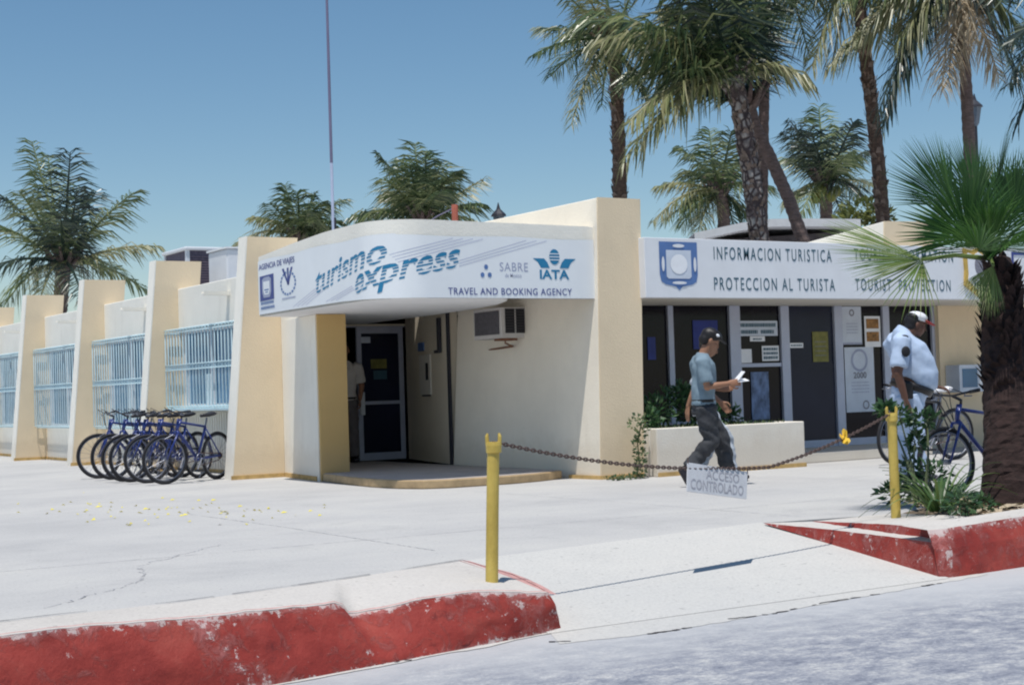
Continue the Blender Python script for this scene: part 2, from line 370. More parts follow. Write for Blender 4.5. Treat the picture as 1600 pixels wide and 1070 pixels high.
for i in range(N):
    x = B[i].x
    c0 = (max(0, min(1, (x - 3.24) / .09)) * max(0, min(1, (3.80 - x) / .45))) * .088     # the broken edge
    chip[i] = c0 + .012 * abs(nz(B[i], 6)) + (.03 if nz(B[i], 3, 9) > .38 else 0) * .6
top_edge = []
for i in range(N):
    d = chip[i]; p = B[i] + Vector((.2 * d, 1.2 * d, -d * .9)); top_edge.append(p)
    for j in range(rows):
        t = j / (rows - 1); q = A[i].lerp(p, t)
        bulge = .02 * math.sin(math.pi * t) + .020 * nz(q, 6, 3) + .016 * nz(q, 17)
        # worn vertical joint at x ~ 2.72
        jx = abs(q.x - (2.70 + .03 * nz(q, 14)))
        if jx < .05: bulge -= .035 * (1 - jx / .05)
        q = q + Vector((.1, -1, 0)) * bulge * (0 if j == 0 else 1) + Vector((0, 0, 0 if j < rows - 1 else .006 * nz(q, 12)))
        vs.append(q)
for i in range(N - 1):
    pass
kr.add(vs, [(i * rows + j, (i + 1) * rows + j, (i + 1) * rows + j + 1, i * rows + j + 1) for i in range(N - 1) for j in range(rows - 1)])
# rounded end returning back along the ramp
endp = [vs[(N - 1) * rows + j] for j in range(rows)]; e2 = []
for t in (.15, .5, 1.0):
    for j, p in enumerate(endp):
        tt = j / (rows - 1); back = Vector((4.86, 8.45, -.03 + .05 * tt)); e2.append(p.lerp(back, t) + Vector((.07 * math.sin(math.pi * min(1, t * 1.0)) * 1, 0, 0)))
ring = endp + e2
kr.add(ring, [(k * rows + j, (k + 1) * rows + j, (k + 1) * rows + j + 1, k * rows + j + 1) for k in range(3) for j in range(rows - 1)])
kr.open = False
ko = structure(kr.build('kerb', 'kerb_red', smooth=True))
wa = ko.data.attributes.new('wear', 'FLOAT', 'POINT')
for i, v in enumerate(ko.data.vertices):
    t = (i % rows) / (rows - 1); x = v.co.x
    k = max(0, (t - .80) / .2) ** 2 * .75 + max(0, .12 - t) / .12 * .55 + max(0, 1 - abs(x - 2.70 + .25 * t) / .14) * .42 + max(0, (x - 3.75) / .9) * .35 + max(0, min(1, (x - 3.15) * 8)) * max(0, min(1, (3.75 - x) * 3)) * max(0, t - .6) * .8
    wa.data[i].value = min(1.2, k)
kr_end = [ring[k * rows + rows - 1] for k in range(4)]
kv = []
K5 = 6
for i in range(N):
    p0 = vs[i * rows + rows - 1]
    for j in range(K5):
        t = j / (K5 - 1); q = p0.lerp(Cc[i], t)
        q.z += (.006 + .006 * nz(q, 9)) * (1 if 0 < j < K5 - 1 else 0); kv.append(q)
kt.add(kv, [(i * K5 + j, (i + 1) * K5 + j, (i + 1) * K5 + j + 1, i * K5 + j + 1) for i in range(N - 1) for j in range(K5 - 1)])
kt.add([kv[i * K5 + K5 - 1] for i in range(N)] + [kv[i * K5 + K5 - 1] + Vector((0, .02, -.3)) for i in range(N)], [(i, i + 1, N + i + 1, N + i) for i in range(N - 1)])
kto = kt.build('kerb_top', 'kerb_top', ko, smooth=True)
kc = MB(); inn_ = [kv[(N - 1) * K5 + j] for j in range(K5)]; out_ = resample([tuple(p) for p in kr_end], K5)
out_ = [p + Vector((.05 + .012 * nz(p, 30), 0, -.012)) for p in out_]
kc.add([p - Vector((.03, 0, -.003)) for p in inn_] + out_, [(j, j + 1, K5 + j + 1, K5 + j) for j in range(K5 - 1)]); kc_later = kc
# red wash left along the arris and round the end of the kerb top
wash = MB()
for k, (i0, i1, off, wd) in enumerate([(0, N - 1, .0, .022)]):
    P = []
    for i in range(i0, i1 + 1):
        a = vs[i * rows + rows - 1]; d = (Cc[i] - a).normalized(); ww = wd * (.4 + 1.1 * abs(nz(a, 9, 4)))
        P += [a + Vector((0, 0, .008)), a + d * ww + Vector((0, 0, .010))]
    wash.add(P, [(2 * i, 2 * i + 2, 2 * i + 3, 2 * i + 1) for i in range(i1 - i0)])
simple('kerb_wash', (.50, .27, .25), .8, .25, 18); wash.build('paint_edge', 'kerb_wash', ko); kc_later.build('worn_end', 'kerb_wash', ko)
# loose debris on the road at the kerb foot
# ------ far kerb with planter bed (right)
k2 = MB(); fl = resample([(7.60, 7.05, ZR), (8.46, 7.06, ZR), (10, 7.1, ZR), (40, 7.6, ZR)], 90)
fl = resample([(7.62, 7.06, ZR), (7.72, 7.02, ZR), (8.46, 7.06, ZR), (10, 7.1, ZR)], 50) + [Vector((14, 7.3, ZR)), Vector((40, 8.2, ZR))]
tl = []
for p in fl:
    z = .075 + .045 * min(1, max(0, (p.x - 7.7) / 1.6)); tl.append(p + Vector((.02, .10, z - ZR)))
vs2 = []; R2 = 6
for a, b in zip(fl, tl):
    for j in range(R2):
        q = a.lerp(b, j / (R2 - 1)); vs2.append(q + Vector((0, -1, 0)) * (.016 * nz(q, 7) + .02 * math.sin(math.pi * j / (R2 - 1))))
M2 = len(fl)
k2.add(vs2, [(i * R2 + j, (i + 1) * R2 + j, (i + 1) * R2 + j + 1, i * R2 + j + 1) for i in range(M2 - 1) for j in range(R2 - 1)])
# flared side along the ramp: two tiers with a pale ledge between
sa = resample([(7.62, 7.06, ZR), (7.66, 7.5, -.19), (7.74, 8.2, -.09), (7.79, 8.93, 0.004)], 30)
sb = resample([(7.66, 7.14, -.005), (7.70, 7.5, .0), (7.77, 8.2, .006), (7.80, 8.95, .008)], 30)
sc_ = [p + Vector((.13 if i < 27 else .10, .0, .004)) for i, p in enumerate(sb)]
sd = resample([(7.80, 7.20, .075), (7.86, 7.6, .065), (7.96, 8.1, .045), (8.12, 8.72, .012)], 30)
se = resample([(7.79, 7.16, .0), (7.84, 7.6, .004), (7.94, 8.1, .008), (8.10, 8.74, .010)], 30)
def strip(mb, *lines):
    n = len(lines[0]); V = [p for l in lines for p in l]
    mb.add(V, [(k * n + i, k * n + i + 1, (k + 1) * n + i + 1, (k + 1) * n + i) for k in range(len(lines) - 1) for i in range(n - 1)])
def wob(l, a=.007): return [p + Vector((a * nz(p, 9), 0, a * nz(p, 13, 5) * .5)) for p in l]
sb, sc_, sd, se = wob(sb), wob(sc_), wob(sd), wob(se)
strip(k2, sa, sb); strip(k2, se, sd)
k2.add([vs2[j] for j in range(R2)] + [Vector((7.62, 7.06, ZR)), Vector((7.80, 7.20, .075))], [])
k2o = structure(k2.build('kerb', 'kerb_red', smooth=False))
wa = k2o.data.attributes.new('wear', 'FLOAT', 'POINT')
for i, v in enumerate(k2o.data.vertices):
    if i < M2 * R2:
        t = (i % R2) / (R2 - 1); wa.data[i].value = max(0, (t - .75) / .25) * .6 + max(0, 1 - abs(v.co.x - 7.7) / .12) * .7 + .35 * max(0, nz(v.co, 2.2))
    else: wa.data[i].value = .25
lg = MB(); strip(lg, sb, se)
inner = resample([(8.38, 7.40, .092), (8.60, 7.85, .07), (8.75, 8.25, .04), (9.0, 8.74, .014)], 30)
strip(lg, sd, inner)
tl_in = [p + Vector((.03, .26, .01)) for p in tl]
strip(lg, [vs2[i * R2 + R2 - 1] for i in range(M2)], tl_in)
lg.build('kerb_top', 'kerb_top', k2o, smooth=True)
bed = MB(); bp_ = [(8.42, 7.40, .085), (10, 7.42, .11), (14, 7.6, .11), (40, 8.4, .11), (40, 9.3, .01), (10.8, 9.1, .012), (9.5, 8.95, .008), (9.0, 8.72, .006), (8.72, 8.3, .03)]; bed.hexa([(x, y, -.3) for x, y, z in bp_], bp_)
for i, (x, y, z) in enumerate(bed.v): pass
structure(bed.build('soil', 'soil'))
lit = MB(); rn = random.Random(11)
for i in range(420):
    x = rn.uniform(8.2, 10.3); y = rn.uniform(7.45, 8.9); a = rn.uniform(0, 6.3); l = rn.uniform(.03, .09); ww = l * rn.uniform(.15, .4)
    if (x - 8.42) < (y - 7.4) * .5 or y > 8.7: continue
    d = Vector((math.cos(a), math.sin(a), rn.uniform(-.2, .5))) * l; s = Vector((-math.sin(a), math.cos(a), rn.uniform(-.4, .4))) * ww; p = Vector((x, y, .085 + rn.random() * .02))
    lit.add([p - d, p + s + Vector((0, 0, .01)), p + d, p - s], [(0, 1, 2, 3)])
tag(lit.build('leaf_litter', 'dry_leaf'), 'dry brown leaf litter under the fan palm', 'litter', kind='stuff')

# cracks and joints on ramp and road edge
def ribbon(pts, wd, z, mb, seed, gaps=0, amp=.01):
    rn = random.Random(seed); P = ragged([(*p[:2], 0) for p in pts], .035, amp, seed)
    for a, b in zip(P, P[1:]):
        if rn.random() < gaps: continue
        d = (b - a); d.z = 0; d.normalize(); s = Vector((-d.y, d.x, 0)) * wd * rn.uniform(.3, 1)
        mb.add([Vector((q.x, q.y, z(q.x, q.y))) for q in (a - s, b - s, b + s, a + s)], [(0, 1, 2, 3)])
def on_ramp(px, py):
    z = 0
    for _ in range(30): p = gz(px, py, z); z = zramp(p.x, p.y)
    return p
pj = MB()
ribbon([(-12, 10.3), (2, 10.35), (9, 10.3), (16, 10.4)], .006, lambda x, y: .004, pj, 4, .12, .004)
for xx in (-1.5, 1.8, 5.1, 8.4, 11.7): ribbon([(xx, 9.2), (xx + .05, 12), (xx, 14.3)], .006, lambda x, y: .004, pj, 50 + int(xx), .15, .004)
ribbon([(2.2, 8.3), (3.0, 9.1), (3.3, 10.0), (4.2, 10.9)], .005, lambda x, y: .004, pj, 61, .2, .03)
structure(pj.build('pavement_joint', 'crack_pale'))
ap = MB()      # worn concrete apron between ramp and road, and mortar along the kerb foot
edge = ragged([tuple(gz(x, y, ZR).xy) + (0,) for x, y in ((872, 1006), (1010, 991), (1082, 980), (1182, 962), (1250, 950), (1345, 933), (1472, 911), (1545, 897))], .05, .012, 77)
bk_ = resample([(4.55, 7.0, 0), (7.62, 7.09, 0), (7.9, 7.12, 0)], len(edge))
ap.add([Vector((p.x, p.y, ZR + .002)) for p in edge] + [Vector((p.x, p.y, ZR + .002)) for p in bk_], [(i, i + 1, len(edge) + i + 1, len(edge) + i) for i in range(len(edge) - 1)])
ft_ = resample(foot, 400); P = []
for p in ft_:
    wd = .012 + .05 * max(0, noise.noise(Vector((p.x * 3.1, 2, 0))) + .25) + .02 * abs(noise.noise(Vector((p.x * 15, 5, 0))))
    P += [Vector((p.x, p.y + .05, ZR + .0035)), Vector((p.x, p.y - wd - .01, ZR + .0035))]
ap.add(P, [(2 * i, 2 * i + 1, 2 * i + 3, 2 * i + 2) for i in range(399)])
structure(ap.build('road_apron', 'ramp'))
ck = MB()
for k, seg in enumerate([[(1010, 991), (1082, 980)], [(1140, 967), (1182, 962), (1212, 958), (1250, 950)], [(1265, 946), (1300, 940), (1345, 933)], [(1360, 930), (1375, 928)], [(1440, 916), (1472, 911)], [(860, 1003), (892, 1002)]]):
    ribbon([gz(x, y, ZR) for x, y in seg], .013, lambda x, y: ZR + .004, ck, 20 + k, .12, .012)
ribbon([gz(500, 1052, ZR), gz(600, 1037, ZR), gz(650, 1030, ZR)], .025, lambda x, y: ZR + .004, ck, 31, .5, .02)
structure(ck.build('road_crack', 'crack'))
ck2 = MB()
for k, seg in enumerate([[(5, 968), (120, 955), (250, 941)], [(330, 930), (480, 912)], [(610, 898), (660, 892), (735, 879)]]):
    ribbon([gz(x, y, .06) for x, y in seg], .006, lambda x, y: 0.0, ck2, 40 + k, .1, .004)
for i, v in enumerate(ck2.v): pass
crk = [c + Vector((0, -.004, .006)) for c in Cc]
ck2 = MB()
for i in range(N - 1):
    if nz(Cc[i], 2.2, 3) < -.25: continue
    s = Vector((0, .007, .0)) * (1 + nz(Cc[i], 8)); ck2.add([crk[i] - s, crk[i + 1] - s, crk[i + 1] + s, crk[i] + s], [(0, 1, 2, 3)])
structure(ck2.build('kerb_crack', 'crack'))
pt = MB(); rn = random.Random(5)
for i in range(90):
    x = rn.gauss(270, 110); y = rn.gauss(798, 9)
    if x > 520: continue
    p = gz(x, y, .006); a = rn.uniform(0, 6.3); l = rn.uniform(.012, .035)
    d = Vector((math.cos(a), math.sin(a), .1)) * l; s = Vector((-math.sin(a), math.cos(a), 0)) * l * .6
    pt.add([p - d, p - s * .8, p + d, p + s + Vector((0, 0, .012))], [(0, 1, 2, 3)])
tag(pt.build('fallen_petals', 'yellow_petal'), 'yellow petals scattered on the pale pavement', 'petals', kind='stuff')

# ------------------------------------------------------------------ travel agency (left wing, curved canopy, recessed entry)
ag = thing('travel_agency_building', 'cream and white one storey travel agency with tapered wall fins and a curved entrance canopy', 'building', (8.3, 19.4, 0))
FIN_Y = [19.4, 23.1, 26.9, 30.8, 34.7, 38.6]
wl = MB()
ends = FIN_Y + [42.5]
for i in range(6):
    y0, y1 = ends[i] + .26, ends[i + 1]
    lowz = .96 if i == 0 else .64
    wl.box(8.3, 8.5, y0, y1, 0, lowz); wl.box(8.3, 8.5, y0, y1, 2.17, 2.82)
wl.box(8.5, 8.62, 19.66, 42.5, 2.40, 2.80)
wl.build('wall', 'white_wall', ag, bevel=.012)
for i, y in enumerate(FIN_Y):
    f = MB(); pr = [(7.66, 0), (8.42, 0), (8.70, 3.26), (7.96, 3.26)]
    f.add([(x, y, z) for x, z in pr] + [(x, y + .26, z) for x, z in pr], [(0, 1, 2, 3), (7, 6, 5, 4), (0, 4, 5, 1), (1, 5, 6, 2), (2, 6, 7, 3)])
    fo = f.build('fin', 'tan_wall', ag)
    e = MB(); e.add([(7.66 - .004, y - .0, 0), (7.96 - .004, y, 3.262), (7.96 - .004, y + .26, 3.262), (7.66 - .004, y + .26, 0), (7.70, y, 0), (8.0, y, 3.262), (8.0, y + .26, 3.262), (7.70, y + .26, 0)],
        [(0, 1, 2, 3), (1, 5, 6, 2)]); 
    e = MB(); e.hexa([(7.652, y - .003, 0), (7.672, y - .003, 0), (7.672, y + .263, 0), (7.652, y + .263, 0)], [(7.948, y - .003, 3.264), (7.968, y - .003, 3.264), (7.968, y + .263, 3.264), (7.948, y + .263, 3.264)])
    e.build('fin_edge', 'white_wall', fo)
    t = MB(); t.box(7.645, 8.41, y - .014, y + .0, 0, .055); t.build('base_trim', 'ochre_trim', fo)
rf = MB(); rf.box(8.62, 15.5, 19.66, 42.5, 2.55, 2.66); rf.build('roof', 'roof_grey', ag)
# windows with protruding basket grilles
for i in range(5):
    y0, y1 = FIN_Y[i] + .5, FIN_Y[i + 1] - .06
    z0, z1 = (.97 if i == 0 else .65), 2.17
    fr = MB()
    fr.box(8.38, 8.44, ends[i] + .26, ends[i + 1], z0, z0 + .05); fr.box(8.38, 8.44, ends[i] + .26, ends[i + 1], z1 - .06, z1)
    for k in range(4):
        yy = ends[i] + .26 + (ends[i + 1] - ends[i] - .32) * k / 3; fr.box(8.38, 8.44, yy, yy + .06, z0 + .05, z1 - .06)
    wo = fr.build('window', 'white_metal', ag)
    gl = MB(); gl.box(8.45, 8.47, ends[i] + .26, ends[i + 1], z0, z1); gl.build('pane', 'blue_glass', wo)
    for k in range(3):      # pale curtains just behind the panes
        yy = ends[i] + .5 + k * 1.1
        cu = MB(); cu.box(8.441, 8.449, yy, yy + .28, z0 + .05, z1 - .3 - .2 * k); cu.build('curtain', 'grille_pale', wo)
    gr = MB(); X0 = 8.06
    zb = z0 - .01
    n = 24
    for k in range(n + 1):
        yy = y0 + (y1 - y0) * k / n
        gr.tube([(8.29, yy, z1 + .0), (X0 + .03, yy, z1 + .0), (X0, yy, z1 - .04), (X0, yy, zb + .05), (X0 + .03, yy, zb), (8.29, yy, zb)], .011, 5)
    for z in (z1 - .06, z1 - .01, zb + .03): gr.tube([(X0 - .012, y0, z), (X0 - .012, y1, z)], .009, 6)
    for z in ((z0 + z1) / 2 - .03, (z0 + z1) / 2 + .05): gr.tube([(X0 - .012, y0, z), (X0 - .012, y1, z)], .007, 6)
    for k in range(n):
        yy = y0 + (y1 - y0) * (k + .5) / n
        gr.torus((X0 - .004, yy, (z0 + z1) / 2 + .01), (1, 0, 0), .03, .006, 12, 4)
    for yy in (y0, y1):
        for z in (z1 - .06, (z0 + z1) / 2, zb + .03): gr.tube([(X0, yy, z), (8.29, yy, z)], .011, 5)
    go = gr.build('window_grille', 'grille_blue', wo, smooth=True)
    if i == 0:
        sl = MB(); sl.box(8.0, 8.3, y0 - .04, y1 + .02, .925, .955); sl.build('sill', 'grille_blue', wo)
        ws = MB(); c = Vector((8.372, 20.62, 1.14)); prof = [(-.10, 0), (.10, 0), (.10, .15)] + [(.10 * math.cos(a), .15 + .1 * math.sin(a)) for a in [R_(q) for q in range(15, 180, 15)]] + [(-.10, .15)]
        ws.add([c + Vector((0, u, v)) for u, v in prof] + [c + Vector((.005, u, v)) for u, v in prof], [tuple(range(len(prof))), tuple(range(len(prof), 2 * len(prof)))])
        ws.build('speaking_hole', 'dark', wo)
        ri = MB()
        for k in range(34):
            yy = 19.78 + k * .095; ri.box(8.262, 8.299, yy, yy + .045, .08, .90)
        ri.build('ribbed_panel', 'white_wall', ag)
    tr = MB(); tr.box(8.286, 8.299, ends[i] + .27, ends[i + 1] - .01, 0, .05); tr.build('base_trim', 'ochre_trim', ag)
for i in range(5):
    s = MB(); y = FIN_Y[i] + 1.52
    s.box(7.90, 8.298, y, y + .09, 2.575, 2.60); s.box(7.90, 8.298, y - .012, y, 2.575, 2.63); s.box(7.90, 8.298, y + .09, y + .102, 2.575, 2.63)
    s.build('drain_spout', 'white_wall', ag)
# entry pier
pier = [(8.42, 19.395), (8.22, 17.86), (8.62, 17.84), (8.82, 19.395)]
p = MB(); p.prism(pier, 0, 2.118); p.build('entry_pier', 'white_wall', ag)
p = MB(); p.prism([(8.235, 17.825), (8.622, 17.806), (8.622, 17.838), (8.235, 17.857)], 0.0, 2.117); p.build('pier_end', 'ochre_bounce_wall', ag)  # tan end face in shade; warm reflected light is put into its colour
p = MB(); p.prism([(8.405, 19.38), (8.215, 17.95), (8.228, 17.95), (8.418, 19.38)], 0, .06); p.build('base_trim', 'ochre_trim', ag)
# step
step = [(8.24, 17.80), (8.12, 16.88), (8.06, 16.1), (8.12, 15.5), (8.27, 15.2), (8.52, 15.06), (9.33, 15.03), (9.8, 15.13), (10.22, 15.32)]
sm = resample([(x, y, 0) for x, y in step], 40); poly = [(p.x, p.y) for p in sm] + [(10.22, 20.33), (8.63, 20.33), (8.63, 17.80)]
st = MB(); st.prism(poly, 0.002, .10); st.build('entry_step', 'step_edge', ag, bevel=.015)
st = MB(); cx, cy = 9.4, 17.5; st.prism([(cx + (x - cx) * .985, cy + (y - cy) * .985) for x, y in poly], .1001, .1035); st.build('entry_floor', 'step_top', ag)
# door wall, door, dark room
dw = MB(); dw.box(8.83, 9.28, 20.34, 20.5, .104, 2.118); dw.box(9.28, 10.86, 20.34, 20.5, 2.09, 2.118); dw.build('entry_wall', 'inner_wall', ag)
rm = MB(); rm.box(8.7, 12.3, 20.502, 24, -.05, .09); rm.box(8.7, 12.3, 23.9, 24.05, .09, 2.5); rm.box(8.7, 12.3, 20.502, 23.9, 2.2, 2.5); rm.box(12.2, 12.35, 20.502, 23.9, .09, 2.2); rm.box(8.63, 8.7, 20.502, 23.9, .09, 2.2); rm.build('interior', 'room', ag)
dr = MB(); D0, D1, DY = 10.03, 10.80, 20.36
dr.box(D0, D0 + .075, DY, DY + .05, .11, 2.07); dr.box(D1 - .075, D1, DY, DY + .05, .11, 2.07); dr.box(D0 + .075, D1 - .075, DY, DY + .05, 1.98, 2.07); dr.box(D0 + .075, D1 - .075, DY, DY + .05, .11, .22); dr.box(D0 + .075, D1 - .075, DY + .005, DY + .045, .93, .98)
do = dr.build('door', 'aluminium', ag, bevel=.004)
p = MB(); p.box(D0 + .075, D1 - .075, DY + .02, DY + .03, .22, 1.98); p.build('pane', 'door_glass', do)
h = MB(); h.box(D0 + .015, D0 + .09, DY - .045, DY - .003, .78, 1.12); h.build('handle', 'white_metal', do, bevel=.01)
n_ = MB(); n_.box(10.26, 10.52, DY + .012, DY + .018, 1.46, 1.60); n_.build('notice', 'poster_yellow', do)
n_ = MB(); n_.box(10.10, 10.26, DY + .012, DY + .018, 1.84, 1.93); n_.build('sticker', 'poster', do)
n_ = MB(); n_.box(10.30, 10.52, DY + .012, DY + .018, 1.30, 1.43); n_.build('notice', 'slate_ink', do)
jm = MB(); jm.box(9.285, 9.34, 20.36, 20.44, .11, 2.085); jm.box(9.34, 10.83, 20.36, 20.44, 2.072, 2.088); jm.build('door_frame', 'aluminium', ag)
iw = MB(); iw.prism([(10.83, 20.335), (10.26, 18.06), (10.40, 18.03), (10.97, 20.335)], .104, 2.612); iw.build('entry_wall', 'inner_wall', ag)
p = MB(); p.prism([(10.235, 18.055), (10.235, 17.99), (10.262, 17.99), (10.262, 18.055)], .105, 2.61); p.build('corner_strip', 'lamp_black', ag)
p = MB(); a = Vector((10.26, 18.06, 0)); b = Vector((10.83, 20.335, 0)); d = (b - a).normalized(); nrm = Vector((-d.y, d.x, 0)).normalized()
def on_iw(t, z, o): return a + d * t + nrm * o + Vector((0, 0, z))
def iw_box(mb, t0, t1, z0, z1, o): mb.hexa([on_iw(t0, z0, .0), on_iw(t1, z0, 0), on_iw(t1, z0, o), on_iw(t0, z0, o)], [on_iw(t0, z1, 0), on_iw(t1, z1, 0), on_iw(t1, z1, o), on_iw(t0, z1, o)])
iw_box(p, .9, 1.5, 1.05, 1.62, .02); o = p.build('notice_panel', 'cream_wall', ag)
p = MB(); iw_box(p, 1.0, 1.12, 1.26, 1.50, .028); p.build('slot', 'dark', o)
p = MB(); iw_box(p, .95, 1.35, 1.03, 1.049, .028); p.build('ledge', 'dark', o)
p = MB(); iw_box(p, 1.25, 1.55, 1.68, 1.80, .02); p.build('sticker', 'shield_blue', ag)
p = MB(); iw_box(p, .30, .38, 1.62, 2.1, .05); iw_box(p, .38, .55, 1.62, 1.66, .05); p.build('conduit', 'lamp_black', ag)
# canopy along the curved fascia path (left end to right end)
PATH = [(7.72, 18.45), (7.66, 17.3), (7.64, 15.38)] + [(8.19 + .55 * math.cos(math.pi + i / 24 * math.pi / 2), 15.38 + .55 * math.sin(math.pi + i / 24 * math.pi / 2)) for i in range(1, 25)] + [(10.455, 14.83)]
LEN = [0]
for a, b in zip(PATH, PATH[1:]): LEN.append(LEN[-1] + math.dist(a, b))
def onpath(s, z, off=0):
    s = min(max(s, 0), LEN[-1] - 1e-6); k = 0
    while LEN[k + 1] < s: k += 1
    a, b = Vector(PATH[k]), Vector(PATH[k + 1]); t = (s - LEN[k]) / (LEN[k + 1] - LEN[k]); p = a.lerp(b, t)
    d0 = (b - a).normalized()
    if t < .5 and k > 0: dn = (a - Vector(PATH[k - 1])).normalized(); d0 = dn.lerp(d0, .5 + t)
    elif t >= .5 and k < len(PATH) - 2: dn = (Vector(PATH[k + 2]) - b).normalized(); d0 = d0.lerp(dn, t - .5)
    d0.normalize(); n = Vector((d0.y, -d0.x))
    return Vector((p.x + n.x * off, p.y + n.y * off, z))
ztop = lambda s: 2.89 + .10 * min(1, s / 2.2) - .015 * max(0, (s - 4) / 2)
cn = MB(); Sx = [LEN[-1] * (i / 10) * .485 for i in range(10)] + [LEN[-1] * (.485 + .16 * i / 40) for i in range(41)] + [LEN[-1] * (.645 + .355 * i / 20) for i in range(1, 21)]
backs = [Vector((10.455, 20.33, 0)), Vector((8.85, 20.33, 0)), Vector((8.6, 18.62, 0))]
fr = [onpath(s, 0) for s in Sx] + backs
zt = [ztop(s) for s in Sx] + [2.97, 2.95, 2.89]
cn.hexa([(p.x, p.y, 2.62) for p in fr], [(p.x, p.y, z) for p, z in zip(fr, zt)])
cn.build('canopy', 'white_wall', ag)
fa = MB(); nf = 71
O_ = [onpath(q, 0) for q in Sx]; I_ = [onpath(q, -.14) for q in Sx]
V = [Vector((p.x, p.y, z)) for z in (2.12, 2.619) for L_ in (O_, I_) for p in L_]
for i in range(70): fa.f += [(i, i + 1, 2 * nf + i + 1, 2 * nf + i), (nf + i + 1, nf + i, 3 * nf + i, 3 * nf + i + 1), (i + 1, i, nf + i, nf + i + 1), (2 * nf + i, 2 * nf + i + 1, 3 * nf + i + 1, 3 * nf + i)]
fa.f += [(0, 2 * nf, 3 * nf, nf), (nf - 1, 2 * nf - 1, 4 * nf - 1, 3 * nf - 1)]; fa.v = [tuple(p) for p in V]
fa.build('fascia', 'white_wall', ag)
so_ = MB(); inn = [onpath(s, -.141) for s in Sx if s < 5.0]
so_.prism([(p.x, p.y) for p in inn] + [(9.32, 15.05), (9.55, 15.35), (9.78, 15.9), (9.95, 16.7), (10.05, 17.6), (10.10, 18.0), (10.2, 20.33), (8.85, 20.33), (8.6, 18.62)], 2.122, 2.618)
so_.build('soffit', 'soffit_white', ag, bevel=.03)
p = MB(); p.prism([(8.42, 19.394), (8.35, 18.66), (8.75, 18.66), (8.82, 19.394)], 2.12, 2.86); p.build('upper_wall', 'white_wall', ag)
# banner fixed to the fascia
bt = lambda s: 2.83 + .008 * math.sin(s * 4.1) - .012 * (s > 3.6)
bb = lambda s: 2.145 if s < 2.6 else 2.145 - .022 * min(1, s - 2.6)
bn = thing('shop_banner', 'long pale blue travel agency banner bent round the entrance canopy with slanted blue lettering', 'sign', tuple(onpath(3.4, 2.12)))
ba = MB(); V = []; Sb = [.01 + (LEN[-1] - .016 - .01) * i / 180 for i in range(181)]
for s in Sb:
    rip = .003 + .0015 * math.sin(s * 5 + 1) + .001 * math.sin(s * 13)
    for j in range(6):
        t = j / 5; V.append(onpath(s, bb(s) + (bt(s) - bb(s)) * t, .012 + rip * math.sin(math.pi * t) * .5))
ba.add(V, [(i * 6 + j, (i + 1) * 6 + j, (i + 1) * 6 + j + 1, i * 6 + j + 1) for i in range(180) for j in range(5)])
bo = ba.build('banner_cloth', 'banner', bn, smooth=True); bo.data.polygons.foreach_set('use_smooth', [True] * len(bo.data.polygons))
def bend(vs, fs, name, mat, parent, off=.0160, cuts=.06, gaps=None, slope=0, s0=0, z0=0):
    """2-D polygons (u, v) -> onto the banner at (s0+u, z0+v+slope*u)"""
    bm = bmesh.new(); bv = [bm.verts.new((x, y, 0)) for x, y in vs]
    for f in fs:
        try: bm.faces.new([bv[i] for i in f])
        except ValueError: pass
    if gaps:
        for g0, g1 in gaps:
            for g in (g0, g1):
                bmesh.ops.bisect_plane(bm, geom=bm.verts[:] + bm.edges[:] + bm.faces[:], plane_co=(0, g, 0), plane_no=(0, 1, 0))
        dele = [f for f in bm.faces if any(g0 < f.calc_center_median().y < g1 for g0, g1 in gaps)]
        bmesh.ops.delete(bm, geom=dele, context='FACES')
    x0 = min(v.co.x for v in bm.verts); x1 = max(v.co.x for v in bm.verts); k = x0 + cuts
    while k < x1:
        bmesh.ops.bisect_plane(bm, geom=bm.verts[:] + bm.edges[:] + bm.faces[:], plane_co=(k, 0, 0), plane_no=(1, 0, 0)); k += cuts
    bmesh.ops.triangulate(bm, faces=bm.faces[:])
    for v in bm.verts:
        u, q = v.co.x, v.co.y; v.co = onpath(s0 + u, z0 + q + slope * u, off)
    me = bpy.data.meshes.new(name); bm.to_mesh(me); bm.free(); me.materials.append(MATS[mat])
    o = bpy.data.objects.new(name, me); COL.objects.link(o); o.parent = parent
    if parent.type == 'EMPTY': o.location = -parent.location
    return o
GAP = [(.014, .038), (.058, .080), (.098, .114), (.131, .141)]
v, f = text2d('turismo', 1.61, .25, .022, .28); bend(v, f, 'lettering', 'teal_ink', bn, gaps=GAP, slope=.158, s0=1.86, z0=2.285)
v, f = text2d('express', 1.37, .19, .022, .28); bend(v, f, 'lettering', 'teal_ink', bn, gaps=[(a - .0, b) for a, b in GAP], slope=.20, s0=2.95, z0=2.205)
v, f = text2d('AGENCIA DE VIAJES', 1.25, .07, .014); bend(v, f, 'lettering', 'navy_ink', bn, s0=.05, z0=2.715)
v, f = text2d('TRAVEL AND BOOKING AGENCY', 1.66, .078, .006, 0, 1.1); bend(v, f, 'lettering', 'navy_ink', bn, s0=4.19, z0=2.16)
v, f = text2d('IATA', .41, .105, .03); bend(v, f, 'lettering', 'teal_ink', bn, s0=5.41, z0=2.35)
v, f = text2d('SABRE', .38, .10, .0, 0, 1.1); bend(v, f, 'lettering', 'pale_ink', bn, s0=4.87, z0=2.43)
v, f = text2d('de Mexico', .22, .045, .004); bend(v, f, 'lettering', 'pale_ink', bn, s0=4.94, z0=2.36)
def poly_on(pts, name, mat, parent, **k): return bend(pts, [tuple(range(len(pts)))], name, mat, parent, **k)
def circ(cx, cy, rx, ry=None, n=20): ry = ry or rx; return [(cx + rx * math.cos(2 * math.pi * i / n), cy + ry * math.sin(2 * math.pi * i / n)) for i in range(n)]
